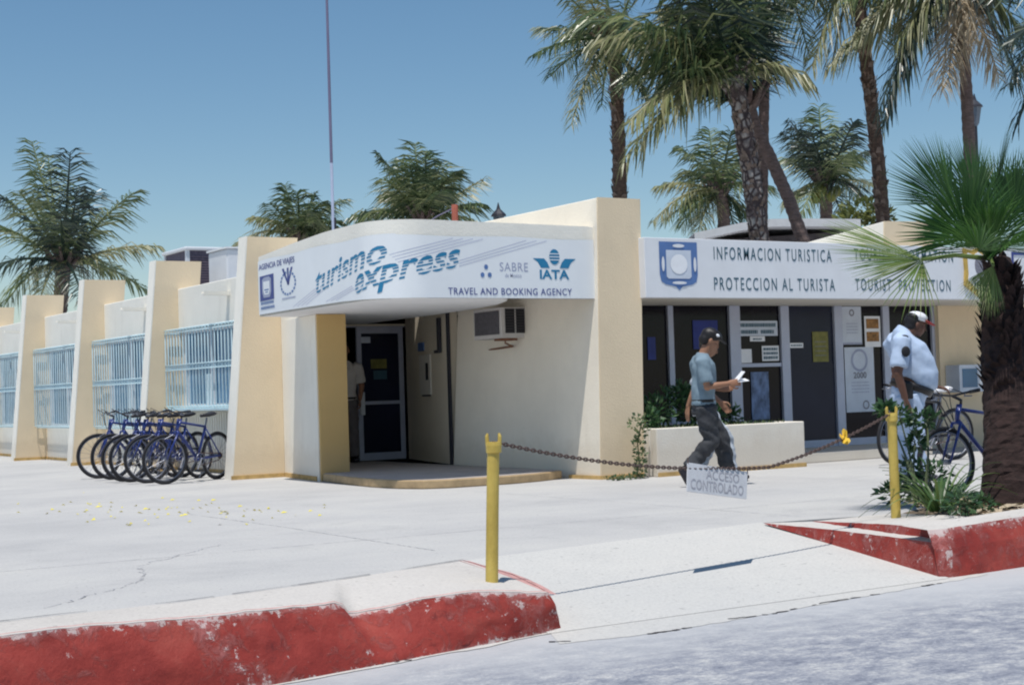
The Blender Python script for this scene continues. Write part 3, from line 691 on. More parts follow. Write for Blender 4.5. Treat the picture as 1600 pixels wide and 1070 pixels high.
def ring2(cx, cy, r1, r2, n=28):
    a = circ(cx, cy, r1, n=n); b = circ(cx, cy, r2, n=n); return a + b, [(i, (i + 1) % n, n + (i + 1) % n, n + i) for i in range(n)]
# winged globe emblem
v = []; f = []
def addp(P):
    o_ = len(v); v.extend(P); f.append(tuple(range(o_, o_ + len(P))))
addp(circ(5.62, 2.605, .072, .09))
for sgn in (-1, 1): addp([(5.62 + sgn * x, y) for x, y in ((.07, 2.475), (.10, 2.54), (.145, 2.585), (.30, 2.585), (.23, 2.54), (.19, 2.475))])
bend(v, f, 'emblem', 'teal_ink', bn)
v = []; f = []
for yy in (2.57, 2.605, 2.64): addp([(5.55, yy - .005), (5.69, yy - .005), (5.69, yy + .005), (5.55, yy + .005)])
bend(v, f, 'emblem_line', 'banner', bn, off=.0185)
v = []; f = []
for cx, cy in ((4.69, 2.475), (4.64, 2.385), (4.735, 2.385)): addp(circ(cx, cy, .026, .028))
bend(v, f, 'emblem', 'shield_blue', bn)
# blue square emblem with a pale shield
poly_on([(.07, 2.31), (.58, 2.315), (.58, 2.635), (.07, 2.63)], 'emblem', 'navy_ink', bn)
v = []; f = []; addp([(.16, 2.58), (.24, 2.61), (.42, 2.61), (.49, 2.58), (.49, 2.42), (.44, 2.35), (.21, 2.35), (.16, 2.42)]); bend(v, f, 'emblem_shield', 'pale_ink', bn, off=.0185)
v = []; f = []; addp([(.21, 2.555), (.44, 2.555), (.44, 2.43), (.40, 2.385), (.25, 2.385), (.21, 2.43)]); bend(v, f, 'emblem_field', 'banner', bn, off=.0205)
v = []; f = []; addp([(.25, 2.44), (.41, 2.44), (.41, 2.455), (.25, 2.455)]); addp([(.28, 2.41), (.38, 2.41), (.38, 2.422), (.28, 2.422)]); bend(v, f, 'emblem_mark', 'shield_blue', bn, off=.0225)
v = []; f = []; rn = random.Random(2)
for row, z in ((0, 2.265), (1, 2.205)):
    x = .09
    while x < .56:
        l = rn.uniform(.02, .035); addp([(x, z), (x + l, z), (x + l, z + .035), (x, z + .035)]); x += l + .012
bend(v, f, 'small_print', 'shield_blue', bn)
# dial emblem
v = []; f = []
for i in range(18):
    a0 = 2 * math.pi * i / 18; a1 = a0 + .24
    addp([(1.07 + r * 1.75 * math.cos(q), 2.475 + r * math.sin(q)) for r, q in ((.125, a0), (.15, a0), (.15, a1), (.125, a1))])
bend(v, f, 'emblem', 'shield_blue', bn)
v = []; f = []
for dx in (-.17, 0.0, .13): addp([(1.05 + dx, 2.66), (1.05 + dx + .06, 2.665), (1.11, 2.46), (1.06, 2.46)])
addp(circ(1.085, 2.475, .04, .025)); bend(v, f, 'emblem_hand', 'navy_ink', bn)
v = []; f = []; addp([(.86, 2.285), (1.30, 2.285), (1.30, 2.30), (.86, 2.30)]); bend(v, f, 'small_print', 'pale_ink', bn)
v = []; f = []
def line2(s0, z0, s1, z1, wd=.006): addp([(s0, z0), (s1, z1), (s1, z1 + wd), (s0, z0 + wd)])
for k in range(4): line2(1.22 + .13 * k, 2.17, 1.90 + .07 * k, 2.345 - .012 * k); line2(3.52 + .03 * k, 2.60 - .028 * k, 4.27 + .13 * k, 2.785)
for k in range(3): line2(2.18 + .14 * k, 2.17, 2.90 + .03 * k, 2.30 - .02 * k); line2(4.34, 2.535 - .03 * k, 5.24 + .14 * k, 2.785)
bend(v, f, 'speed_line', 'lilac_ink', bn, off=.0150)

# ------------------------------------------------------------------ tourist office (right)
of = thing('tourist_office_building', 'low tourist office with a dark glazed front and a tall cream end pillar', 'building', (11, 14.75, 0))
pw = MB(); yb = 20.0
pw.hexa([(10.37, 14.75, 0), (11.01, 14.75, 0), (11.01, 16.5, 0), (10.55, 16.5, 0), (10.27, 15.6, 0)][:0] + [(10.38, 14.76, 0), (11.00, 14.76, 0), (11.00, 17.985, 0), (10.24, 17.985, 0)], [(10.46, 14.76, 3.31), (11.08, 14.76, 3.31), (11.08, 17.985, 3.31), (10.46, 17.985, 3.31)])
pw.build('side_wall', 'side_cream', of, bevel=.012)
pf = MB(); pf.hexa([(10.382, 14.735, 0), (11.005, 14.735, 0), (11.005, 14.758, 0), (10.382, 14.758, 0)], [(10.462, 14.735, 3.315), (11.085, 14.735, 3.315), (11.085, 14.758, 3.315), (10.462, 14.758, 3.315)])
pf.build('pillar_face', 'tan_wall', of)
p = MB(); p.box(10.375, 11.0, 14.722, 14.735, 0, .045); p.build('base_trim', 'ochre_trim', of)
p = MB(); p.prism([(10.372, 14.74), (10.30, 15.3), (10.34, 15.3), (10.385, 14.74)], 0, .045); p.build('base_trim', 'ochre_trim', of)
bw = MB(); bw.box(10.46, 19, 18.0, 18.2, 2.125, 2.9); bw.box(11.085, 17.0, 17.2, 18.0, 2.6, 2.72); bw.build('back_wall', 'white_wall', of)
GY = 16.3; FZ = .13
sf = MB(); sf.box(11.085, 24, 14.80, GY + .3, 2.14, 2.20); sf.box(11.085, 24, 14.80, 18, 2.70, 2.80); sf.build('roof', 'cream_wall', of)
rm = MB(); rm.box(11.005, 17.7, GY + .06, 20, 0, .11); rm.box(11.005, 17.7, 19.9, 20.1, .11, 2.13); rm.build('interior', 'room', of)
fl = MB(); fl.box(13.70, 16.2, 15.02, GY - .003, .002, FZ); fl.build('door_step', 'cream_wall', of, bevel=.012)
p = MB(); p.box(11.01, 13.69, 15.9, GY, 0.001, .55); p.build('plinth', 'inner_wall', of)
p = MB(); p.box(16.2, 17.68, GY - .06, GY, .001, .13); p.build('plinth', 'inner_wall', of)
# glazing: posts and panes
posts = [(11.02, .06, .55), (12.62, .09, .55), (13.68, .19, .13), (14.61, .155, .13), (15.63, .155, .13), (16.60, .13, .13), (17.62, .06, .13)]
for x, wd, z0 in posts:
    p = MB(); p.box(x, x + wd, GY - .05, GY + .05, z0, 2.138); p.build('window_post', 'aluminium', of, bevel=.006)
for (x, wd, z0), (x2, _, z2) in zip(posts, posts[1:]):
    z = max(z0, z2) if x < 13 else .13
    isdoor = 14.5 < x < 15
    p = MB(); p.box(x + wd, x2, GY - .006, GY + .006, z, 2.138)
    g = p.build('door' if isdoor else 'window', 'door_glass' if isdoor else 'dark_glass', of)
    r_ = MB(); r_.box(x + wd, x2, GY - .03, GY + .03, z, z + (.10 if x > 13.6 else .04))
    r_.build('rail', 'aluminium', g)
    if 13.6 < x < 14: r_ = MB(); r_.box(x + wd, x2, GY - .03, GY + .03, 1.29, 1.34); r_.build('rail', 'aluminium', g)
p = MB(); p.box(14.78, 15.62, GY - .014, GY - .007, .23, 1.34); p.build('kick_panel', 'door_glass', of)
tw = MB(); tw.box(17.68, 22, GY - .12, GY + .2, .002, 2.138); tw.build('front_wall', 'tan_wall', of)
# roof block (second pillar head)
q = gx(1300, 372, 15.32)
rb = MB(); rb.hexa([(15.32, 14.95, 2.81), (16.3, 14.95, 2.81), (16.3, 17.6, 2.81), (15.32, 17.6, 2.81)], [(15.34, 14.95, 3.20), (16.3, 14.95, 3.22), (16.3, 17.6, 2.98), (15.34, 17.6, 2.96)]); rb.build('roof_block', 'white_wall', of, bevel=.01)
rb = MB(); rb.hexa([(15.33, 14.93, 2.81), (16.3, 14.93, 2.81), (16.3, 14.948, 2.81), (15.33, 14.948, 2.81)], [(15.35, 14.93, 3.205), (16.3, 14.93, 3.225), (16.3, 14.948, 3.225), (15.35, 14.948, 3.205)]); rb.build('roof_block_face', 'tan_wall', of)
# fascia sign
SY = 14.62
sg = thing('fascia_sign', 'long white office fascia board with a blue shield and two rows of dark painted capitals', 'sign', (11.05, SY, 2.12))
b = MB(); b.box(11.035, 17.43, SY, SY + .16, 2.125, 2.845); b.build('board', 'board_white', sg, bevel=.006)
def flat(vs, fs, name, mat, parent, y, x0=0, z0=0, dx=1):
    me = bpy.data.meshes.new(name); me.from_pydata([(x0 + u, y, z0 + q) for u, q in vs], [], fs); me.materials.append(MATS[mat])
    o = bpy.data.objects.new(name, me); COL.objects.link(o); o.parent = parent
    if parent is not None and parent.type == 'EMPTY': o.location = -parent.location
    return o
for s, x0, x1, z0, h in (('INFORMACION TURISTICA', 12.09, 14.05, 2.60, .155), ('PROTECCION AL TURISTA', 12.08, 14.09, 2.225, .155), ('TOURIST  PROTECTION', 14.45, 16.24, 2.235, .155), ('TOURIST INFORMATION', 14.45, 16.31, 2.635, .155)):
    v, f = text2d(s, x1 - x0, h, .004, 0, 1.3); flat(v, f, 'lettering', 'slate_ink', sg, SY - .004, x0, z0)
def shield(cx, w2, z0, z1, tip): 
    return [(cx - w2, z1), (cx + w2, z1), (cx + w2, z0 + .16), (cx + w2 * .92, z0 + .07), (cx + w2 * .7, z0 + .035), (cx + .05, z0 + .01), (cx, z0 - tip), (cx - .05, z0 + .01), (cx - w2 * .7, z0 + .035), (cx - w2 * .92, z0 + .07), (cx - w2, z0 + .16)]
P = shield(11.54, .29, 2.25, 2.80, .035); em = flat(P, [tuple(range(len(P)))], 'shield_emblem', 'shield_blue', sg, SY - .004)
P = [(11.35, 2.70), (11.73, 2.70), (11.73, 2.38), (11.70, 2.355), (11.38, 2.355), (11.35, 2.38)]; flat(P, [tuple(range(6))], 'emblem_field', 'poster', em, SY - .008)
P = circ(11.54, 2.53, .13, .12) ; flat(P, [tuple(range(len(P)))], 'emblem_figure', 'paper', em, SY - .012)
for P in (circ(11.54, 2.752, .09, .022), circ(11.54, 2.305, .11, .018), circ(11.30, 2.53, .022, .09), circ(11.785, 2.53, .022, .09)):
    flat(P, [tuple(range(len(P)))], 'emblem_ornament', 'board_white', em, SY - .012)
sg2 = thing('fascia_sign', 'white fascia board with a blue border behind the fan palm trunk', 'sign', (17.46, SY, 2.12))
b = MB(); b.box(17.44, 24, SY, SY + .16, 2.125, 2.86); b.build('board', 'board_white', sg2)
b = MB(); b.box(17.50, 17.54, SY - .008, SY - .001, 2.2, 2.8); b.box(17.54, 23.6, SY - .008, SY - .001, 2.2, 2.24); b.box(17.54, 23.6, SY - .008, SY - .001, 2.76, 2.8); b.build('border', 'navy_ink', sg2)
# gold framed badge hung on the fascia
bd = thing('badge_board', 'gold framed shield badge mounted on the white office fascia beside the fan palm', 'badge', (16.75, SY, 2.2))
def sh(cx, w2, z0, z1): return [(cx - w2, z1), (cx - w2 * .4, z1 - .03), (cx, z1 + .01), (cx + w2 * .4, z1 - .03), (cx + w2, z1), (cx + w2 * .93, z1 - .3), (cx + w2, z0 + .1), (cx, z0 - .06), (cx - w2, z0 + .1), (cx - w2 * .93, z1 - .3)]
def plate(P, y0, y1): m_ = MB(); n = len(P); m_.add([(x, y0, z) for x, z in P] + [(x, y1, z) for x, z in P], [tuple(range(n)), tuple(range(n, 2 * n))] + [(i, (i + 1) % n, n + (i + 1) % n, n + i) for i in range(n)]); return m_
plate(sh(16.78, .28, 2.22, 2.83), SY - .03, SY - .002).build('frame', 'gold', bd)
plate(sh(16.78, .22, 2.29, 2.77), SY - .036, SY - .031).build('field', 'paper', bd)
plate(circ(16.80, 2.60, .10, .14), SY - .042, SY - .037).build('emblem', 'grey_ink', bd)
for k in range(4): plate(circ(16.70 + .07 * k, 2.33 + .02 * (k % 2), .028, .03, 10), SY - .042, SY - .037).build('emblem', 'navy_ink', bd)
# notices in the windows
def notice(x0, x1, z0, z1, mat, name, label, cat='notice', lines=None, ink='slate_ink', y=GY - .018):
    t = thing(name, label, cat, ((x0 + x1) / 2, y, z0), 'notices in the office windows')
    p = MB(); p.box(x0, x1, y, y + .004, z0, z1); p.build('sheet', mat, t)
    if lines:
        v2 = []; f2 = []; rn = random.Random(int(x0 * 100))
        for (a, bq, zz, hh) in lines:
            x = x0 + a * (x1 - x0); xe = x0 + bq * (x1 - x0)
            while x < xe - .004:
                l = min(rn.uniform(.012, .035), xe - x); o_ = len(v2); z = z0 + zz * (z1 - z0)
                v2 += [(x, z), (x + l, z), (x + l, z + hh), (x, z + hh)]; f2.append((o_, o_ + 1, o_ + 2, o_ + 3)); x += l + .008
        flat(v2, f2, 'print', ink, t, y - .003)
    return t
notice(13.83, 14.57, 1.72, 1.93, 'poster', 'notice', 'wide pale notice with two rows of print high in the narrow window', lines=[(.06, .95, .6, .05), (.06, .5, .15, .05), (.58, .9, .15, .05)])
notice(14.06, 14.33, 1.645, 1.715, 'paper', 'notice', 'small pale label hanging under the wide notice', lines=[(.2, .8, .3, .02)])
notice(13.84, 14.08, 1.35, 1.54, 'paper', 'notice', 'blank white square sheet low left in the narrow window')
notice(14.27, 14.58, 1.37, 1.58, 'paper', 'notice', 'white sheet with bold dark print beside the office door', lines=[(.08, .92, .7, .035), (.08, .92, .42, .035), (.08, .92, .12, .04)])
notice(14.05, 14.37, .56, 1.22, 'poster_mural', 'poster', 'tall blue picture poster in the lower pane behind the planter', 'poster')
notice(14.78, 15.04, 1.545, 1.615, 'paper', 'notice', 'small white strip notice on the dark office door', lines=[(.1, .9, .35, .02)])
notice(15.22, 15.52, 1.34, 1.77, 'poster_yellow', 'notice', 'yellowish sheet taped on the dark office door', lines=[(.15, .85, z, .012) for z in (.2, .35, .5, .65)], ink='grey_ink')
notice(15.81, 16.19, 1.58, 2.13, 'poster', 'poster', 'pale poster with a small round crest above the 2000 poster', 'poster', lines=[(.2, .8, z, .012) for z in (.3, .38, .46, .54)] + [(.0, 1, .0, .03)], ink='pale_ink')
notice(16.25, 16.57, 1.54, 1.99, 'paper', 'poster', 'narrow poster with two brown photographs in the right window', 'poster')
for z in (1.6, 1.79): pp = MB(); pp.box(16.285, 16.53, GY - .026, GY - .019, z + .02, z + .16); o = pp.build('photo', 'poster_photo', [x for x in COL.objects if x.get('label', '').startswith('narrow poster')][0])
t2 = notice(15.83, 16.41, .60, 1.54, 'poster', 'poster', 'large pale poster printed with the number 2000 low in the right window', 'poster', lines=[(.2, .8, z, .012) for z in (.45, .4, .35, .3)], ink='pale_ink')
v, f = text2d('2000', .26, .09, .02); flat(v, f, 'lettering', 'grey_ink', t2, GY - .022, 15.99, 1.09)
v, f = ring2(16.12, 1.35, .13, .165); flat(v, f, 'emblem', 'pale_ink', t2, GY - .022)
v, f = ring2(16.22, .70, .045, .065); flat(v, f, 'emblem', 'grey_ink', t2, GY - .022)
v, f = ring2(16.0, 2.04, .03, .05); flat(v, f, 'emblem', 'grey_ink', [x for x in COL.objects if x.get('label', '').startswith('pale poster with a small')][0], GY - .022)
notice(13.06, 13.49, 1.55, 1.94, 'poster_blue', 'poster', 'deep blue poster behind the head of the man in the blue T-shirt', 'poster')
notice(12.29, 12.42, 1.42, 1.72, 'poster_blue', 'poster', 'small blue poster in the window next to the end pillar', 'poster')
# wall box behind the bicycles
t = thing('wall_box', 'pale blue cabinet with a glazed front fixed on the office wall behind the bicycles', 'cabinet', (18.1, GY - .12, .85))
p = MB(); p.box(17.78, 18.46, GY - .40, GY - .125, .83, 1.24); p.build('case', 'poster', t, bevel=.01)
p = MB(); p.box(17.84, 18.16, GY - .408, GY - .401, .90, 1.18); p.build('pane', 'blue_glass', t)
p = MB(); p.box(18.20, 18.42, GY - .408, GY - .401, .93, 1.18); p.build('label_plate', 'paper', t)
# planter
pl = thing('planter', 'low cream rendered planter box in front of the office windows', 'planter', (12.2, 14.5, 0))
p = MB(); p.box(11.03, 13.36, 14.50, 14.62, 0, .57); p.box(13.24, 13.36, 14.62, 15.88, 0, .57); p.box(11.015, 11.12, 14.62, 15.88, 0, .57); p.build('box', 'cream_wall', pl, bevel=.012)
p = MB(); p.box(11.13, 13.235, 14.63, 15.88, 0, .50); p.build('earth', 'soil', pl)
p = MB(); p.box(11.03, 13.365, 14.485, 14.498, 0, .05); p.build('base_trim', 'ochre_trim', pl)
# air conditioner in the side wall
ac = thing('air_conditioner', 'boxy grey window air conditioner sticking out of the cream entrance side wall', 'air conditioner', (10.2, 16.6, 1.75))
c0 = gx(783, 475, 10.02); y0 = 16.27; y1 = 16.95; z0, z1 = 1.73, 2.115
b = MB(); b.box(10.02, 10.42, y0, y1, z0, z1); b.build('case', 'ac_white', ac, bevel=.008)
b = MB(); b.box(10.010, 10.018, y0 + .05, y1 - .04, z0 + .05, z1 - .04); b.build('screen', 'ac_screen', ac)
b = MB(); b.box(10.075, 10.21, y0 - .008, y0 - .001, z0 + .06, z1 - .02); b.box(10.235, 10.36, y0 - .008, y0 - .001, z0 + .06, z1 - .02); vo = b.build('vent', 'dark', ac)
b = MB()
for k in range(9): b.box(10.075, 10.36, y0 - .013, y0 - .009, z0 + .075 + k * .035, z0 + .08 + k * .035)
b.build('slat', 'ac_screen', vo)
b = MB(); b.tube([(10.16, y0 + .15, z0 + .02), (10.16, y0 + .15, z0 - .06), (10.30, y0 + .2, z0 - .10), (10.36, y0 + .9, z0 - .12)], .012, 6); b.box(10.06, 10.28, y0 + .05, y0 + .25, z0 - .03, z0 - .003); b.build('drain_pipe', 'rust', ac)
# roof things
D = 27
cl = thing('evaporative_cooler', 'boxy white rooftop cooler with a dark mesh side behind the wall fins', 'cooler', (9.6, 23.9, 2.7))
p = gx(348, 440, 9.2); 
def cooler():
    yA, yB = 24.3, 25.4; x0, x1, z0, z1 = gy(291, 400, 24.3).x, gy(349, 400, 24.3).x, 2.84, gy(320, 386, 24.3).z
    b = MB(); b.box(x0 + .02, x1 - .02, yA + .02, yB - .02, z0, z1 - .05); b.build('mesh_panel', 'cooler_mesh', cl)
    b = MB(); b.box(x0 - .03, x1 + .03, yA - .03, yB + .03, z1 - .06, z1); b.build('lid', 'cooler_white', cl, bevel=.02)
    b = MB()
    for x in (x0, x1 - .06):
        for y in (yA, yB - .06): b.box(x, x + .06, y, y + .06, z0 - .06, z1 - .06)
    b.box(x0, x1, yA - .002, yA + .03, z0 - .06, z0 + .02); b.build('frame', 'cooler_white', cl)
    b = MB()
    for k in range(14): b.box(x0 + .06, x1 - .06, yA + .006, yA + .02, z0 + .05 + k * .043, z0 + .06 + k * .043)
    b.build('slat', 'cooler_slat', cl)
cooler()
tk = thing('roof_unit', 'plain white rooftop cabinet beside the mesh sided cooler', 'cabinet', (10.3, 23.2, 2.7))
b = MB(); xa, xb, zt_ = gy(354, 400, 22.7).x, gy(425, 400, 22.7).x, gy(375, 389, 22.7).z; b.box(xa, xb, 22.7, 23.5, 2.66, zt_); b.build('case', 'cooler_white', tk, bevel=.03)
b = MB(); b.box(xa - .02, xb + .02, 22.68, 23.52, zt_ + .002, zt_ + .03); b.build('lid', 'white_metal', tk)
an = thing('antenna_mast', 'tall thin dark blue radio mast rising from the agency roof', 'mast', tuple(gd(521, 360, 24)))
A0 = gd(521, 365, 24); top = A0 + Vector((0, 0, 5.6)); A0.z = 2.6; mid = A0.lerp(top, .32)
b = MB(); b.tube([A0, mid], .024, 8); b.build('lower_tube', 'pole_pale', an); b = MB(); b.tube([mid, A0.lerp(top, .55), top], [.025, .024, .016], 8); b.build('upper_tube', 'steel_pole', an)
b = MB(); q = gd(524, 352, 24); b.tube([q + Vector((0, 0, -.3)), q + Vector((0, 0, .12))], .018, 6); b.build('bracket', 'lamp_black', an)
rp_ = thing('red_roof_post', 'short terracotta red post with a guy wire on the agency roof', 'post', tuple(gd(711, 345, 21)))
q = gd(711, 345, 21); b = MB(); b.tube([q + Vector((0, 0, -.35)), q + Vector((0, 0, .22))], .045, 8); b.build('post', 'terracotta', rp_)
b = MB(); e_ = gd(655, 345, 21); b.tube([q + Vector((0, 0, .18)), q.lerp(e_, .5) + Vector((0, 0, .06)), e_ + Vector((0, 0, -.1))], .009, 5); b.build('guy_wire', 'steel_pole', rp_)
def lantern(loc, label, hh):
    t = thing('street_lamp', label, 'street lamp', (loc.x, loc.y, 0), 'street lamps behind the buildings')
    b = MB(); b.tube([(loc.x, loc.y, -.2), (loc.x, loc.y, .5), (loc.x, loc.y, .6), (loc.x, loc.y, loc.z - .5)], [.12, .12, .06, .045], 10); b.build('pole', 'lamp_black', t)
    b = MB(); b.tube([(loc.x, loc.y, loc.z - .5), (loc.x, loc.y, loc.z - .42), (loc.x, loc.y, loc.z)], [.05, .10, .17], 6); b.build('lantern_glass', 'lamp_glass', t)
    b = MB(); b.tube([(loc.x, loc.y, loc.z), (loc.x, loc.y, loc.z + .05), (loc.x, loc.y, loc.z + .18), (loc.x, loc.y, loc.z + .22), (loc.x, loc.y, loc.z + .36)], [.21, .19, .06, .045, .008], 8); b.build('cap', 'lamp_black', t)
lantern(gd(779, 338, 40), 'black street lamp showing only its pointed cap above the agency roof', 1)
lantern(gd(1523, 168, 40), 'black street lamp beside the tall palm trunk above the fan palm', 1)
# pavilion roof behind the office
pvn = thing('pavilion', 'white flat roofed open pavilion standing far behind the office sign', 'pavilion', tuple(gd(1215, 370, 36).xy) + (0,))
a = gd(1085, 364, 36); b_ = gd(1345, 355, 36); d = (b_ - a); d.z = 0; d.normalize(); bk = Vector((-d.y, d.x, 0)); W_ = (b_ - a).length
V = []
z = a.z
prof = [(0, 0), (.10, .07), (.28, .20), (.47, .27), (.7, .25), (1.0, .20)]
for k in (0, 5):
    for t, h in prof: q = a + d * (t * W_) + bk * k; V += [Vector((q.x, q.y, z + h)), Vector((q.x, q.y, z + h - .16 - .02))]
n = len(prof); b = MB()
for i in range(n - 1): b.add([V[2 * i], V[2 * i + 2], V[2 * n + 2 * i + 2], V[2 * n + 2 * i], V[2 * i + 1], V[2 * i + 3], V[2 * n + 2 * i + 3], V[2 * n + 2 * i + 1]], [(0, 1, 2, 3), (7, 6, 5, 4), (0, 4, 5, 1), (3, 2, 6, 7)])
b.build('roof', 'pavilion_white', pvn)
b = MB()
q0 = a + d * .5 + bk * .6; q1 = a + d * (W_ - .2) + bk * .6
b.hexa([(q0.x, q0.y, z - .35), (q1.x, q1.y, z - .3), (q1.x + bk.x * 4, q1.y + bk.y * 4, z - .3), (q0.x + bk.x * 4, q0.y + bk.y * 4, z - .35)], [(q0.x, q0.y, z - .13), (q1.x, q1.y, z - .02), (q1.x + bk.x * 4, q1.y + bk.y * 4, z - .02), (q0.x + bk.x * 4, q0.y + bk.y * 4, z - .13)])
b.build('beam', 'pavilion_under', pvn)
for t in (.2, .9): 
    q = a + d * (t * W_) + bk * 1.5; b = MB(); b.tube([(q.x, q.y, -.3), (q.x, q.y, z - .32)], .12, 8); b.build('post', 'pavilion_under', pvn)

# ------------------------------------------------------------------ posts, chain, hanging board
def post(loc, top, label):
    t = thing('chain_post', label, 'post', tuple(loc), 'yellow posts holding the chain')
    lean = top - loc; a = [loc + Vector((0, 0, -.05)), loc.lerp(top, .5), top]
    b = MB(); b.tube(a, [.036, .035, .035], 16); b.build('tube', 'yellow_paint', t, smooth=False)
    b = MB(); b.tube([top - Vector((0, 0, .06)), top - Vector((0, 0, .02)), top], [.044, .044, .040], 16); co = b.build('cap', 'yellow_paint', t)
    b = MB()
    for sg_ in (-1, 1):
        o_ = r0 * (.033 * sg_); b.tube([top + o_ + Vector((0, 0, -.03)), top + o_ * 1.1 + Vector((0, 0, .03)), top + o_ * .95 + Vector((0, 0, .048))], [.012, .011, .006], 8)
    b.build('prong', 'yellow_paint', co)
    return t
L0 = gz(768, 905, .03); T0 = gy(771, 690, L0.y); post(L0, T0, 'yellow chain post with two prongs standing on the red kerb left of the ramp')
L1 = gz(1400, 807, .05); T1 = gy(1393, 645, L1.y); post(L1, T1, 'yellow chain post standing in the plants in front of the officer')
a = T0 + Vector((0, 0, .0)); b_ = T1 + Vector((0, 0, .0))
S1, S2 = a.lerp(b_, .505), a.lerp(b_, .625); S1.z = .525; S2.z = .505
def catenary(t):
    for t0, t1, q0, q1, sg_ in ((0, .505, a, S1, .045), (.505, .625, S1, S2, .004), (.625, 1.001, S2, b_, .03)):
        if t <= t1: k = (t - t0) / (t1 - t0); return q0.lerp(q1, k) - Vector((0, 0, 4 * sg_ * k * (1 - k)))
ch = thing('chain', 'rusty sagging iron chain strung between the two yellow posts', 'chain', tuple(a))
b = MB(); n = 150
for i in range(n):
    p0 = catenary(i / n); p1 = catenary((i + 1) / n); c = (p0 + p1) / 2; d = (p1 - p0).normalized(); s_ = d.cross(Vector((0, 0, 1))).normalized(); u_ = s_.cross(d)
    ax = s_ if i % 2 else u_; L = (p1 - p0).length * .72; W2 = .0095
    ring_ = []
    oth = d.cross(ax)
    for k in range(12):
        q = 2 * math.pi * k / 12; ring_.append(c + d * math.cos(q) * L + oth * math.sin(q) * W2)
    ring_.append(ring_[0]); b.tube(ring_, .0042, 5, caps=False)
b.build('links', 'chain_iron', ch, smooth=True)
# hanging board, read from its corners on the vertical plane of the chain
def on_chain_plane(px, py):
    nrm = (b_ - a).cross(Vector((0, 0, 1))); d = ray(px, py); t = (a - CAMP).dot(nrm) / d.dot(nrm); return CAMP + d * t
hb = thing('hanging_board', 'faded grey and white board with worn lettering hanging from the chain', 'sign', tuple(on_chain_plane(1118, 770)))
c = [on_chain_plane(x, y) for x, y in ((1072, 766), (1164, 778), (1168, 737), (1075, 722))]
for k in (0, 1): c[k] = c[k] - Vector((f0.x, f0.y, 0)) * .07
nn = (c[1] - c[0]).cross(c[3] - c[0]).normalized()
if nn.dot(CAMP - c[0]) < 0: nn = -nn
m_ = MB(); m_.add([p for p in c] + [p - nn * .008 for p in c], [(0, 1, 2, 3), (7, 6, 5, 4), (0, 4, 5, 1), (1, 5, 6, 2), (2, 6, 7, 3), (3, 7, 4, 0)]); m_.build('panel', 'sign_grey', hb)
for s, v0, v1, u0_, u1_ in (('ACCESO', .53, .86, .30, .86), ('CONTROLADO', .10, .46, .05, .94)):
    v, f = text2d(s, 1, 1, .008); me = bpy.data.meshes.new('lettering')
    me.from_pydata([c[0].lerp(c[1], u0_ + x * (u1_ - u0_)).lerp(c[3].lerp(c[2], u0_ + x * (u1_ - u0_)), v0 + y * (v1 - v0)) + nn * .0015 for x, y in v], [], f)
    me.materials.append(MATS['faded_ink']); o = bpy.data.objects.new('lettering', me); COL.objects.link(o); o.parent = hb; o.location = -hb.location
for q in (c[3], c[2]):
    m_ = MB(); tp = q + Vector((0, 0, .05)); m_.tube([q + Vector((0, 0, -.015)), q + Vector((0, 0, .03))], .004, 5); m_.build('hook', 'chain_iron', hb)
# yellow ribbon tied on the chain
t = (on_chain_plane(1318, 668) - a).dot((b_ - a).normalized()) / (b_ - a).length; q = catenary(t)
rb_ = thing('ribbon', 'crumpled yellow ribbon tied to the chain near the right post', 'ribbon', tuple(q)); rn = random.Random(9)
m_ = MB()
for k in range(9):
    an_ = rn.uniform(0, 6.28); d = Vector((math.cos(an_), math.sin(an_) * .6, rn.uniform(-1.3, .8))).normalized(); s_ = d.orthogonal().normalized(); l = rn.uniform(.03, .065)
    if k < 2: d = Vector((.2, -.1, 1)); l = .065
    m_.add([q - s_ * .012, q + s_ * .012, q + d * l * .5 + s_ * .03, q + d * l + s_ * .016, q + d * l * .9 - s_ * .02, q + d * l * .5 - s_ * .028], [(0, 1, 2, 5), (5, 2, 3, 4)])
m_.ball(q, .018, 8, 6); m_.build('bow', 'ribbon', rb_)

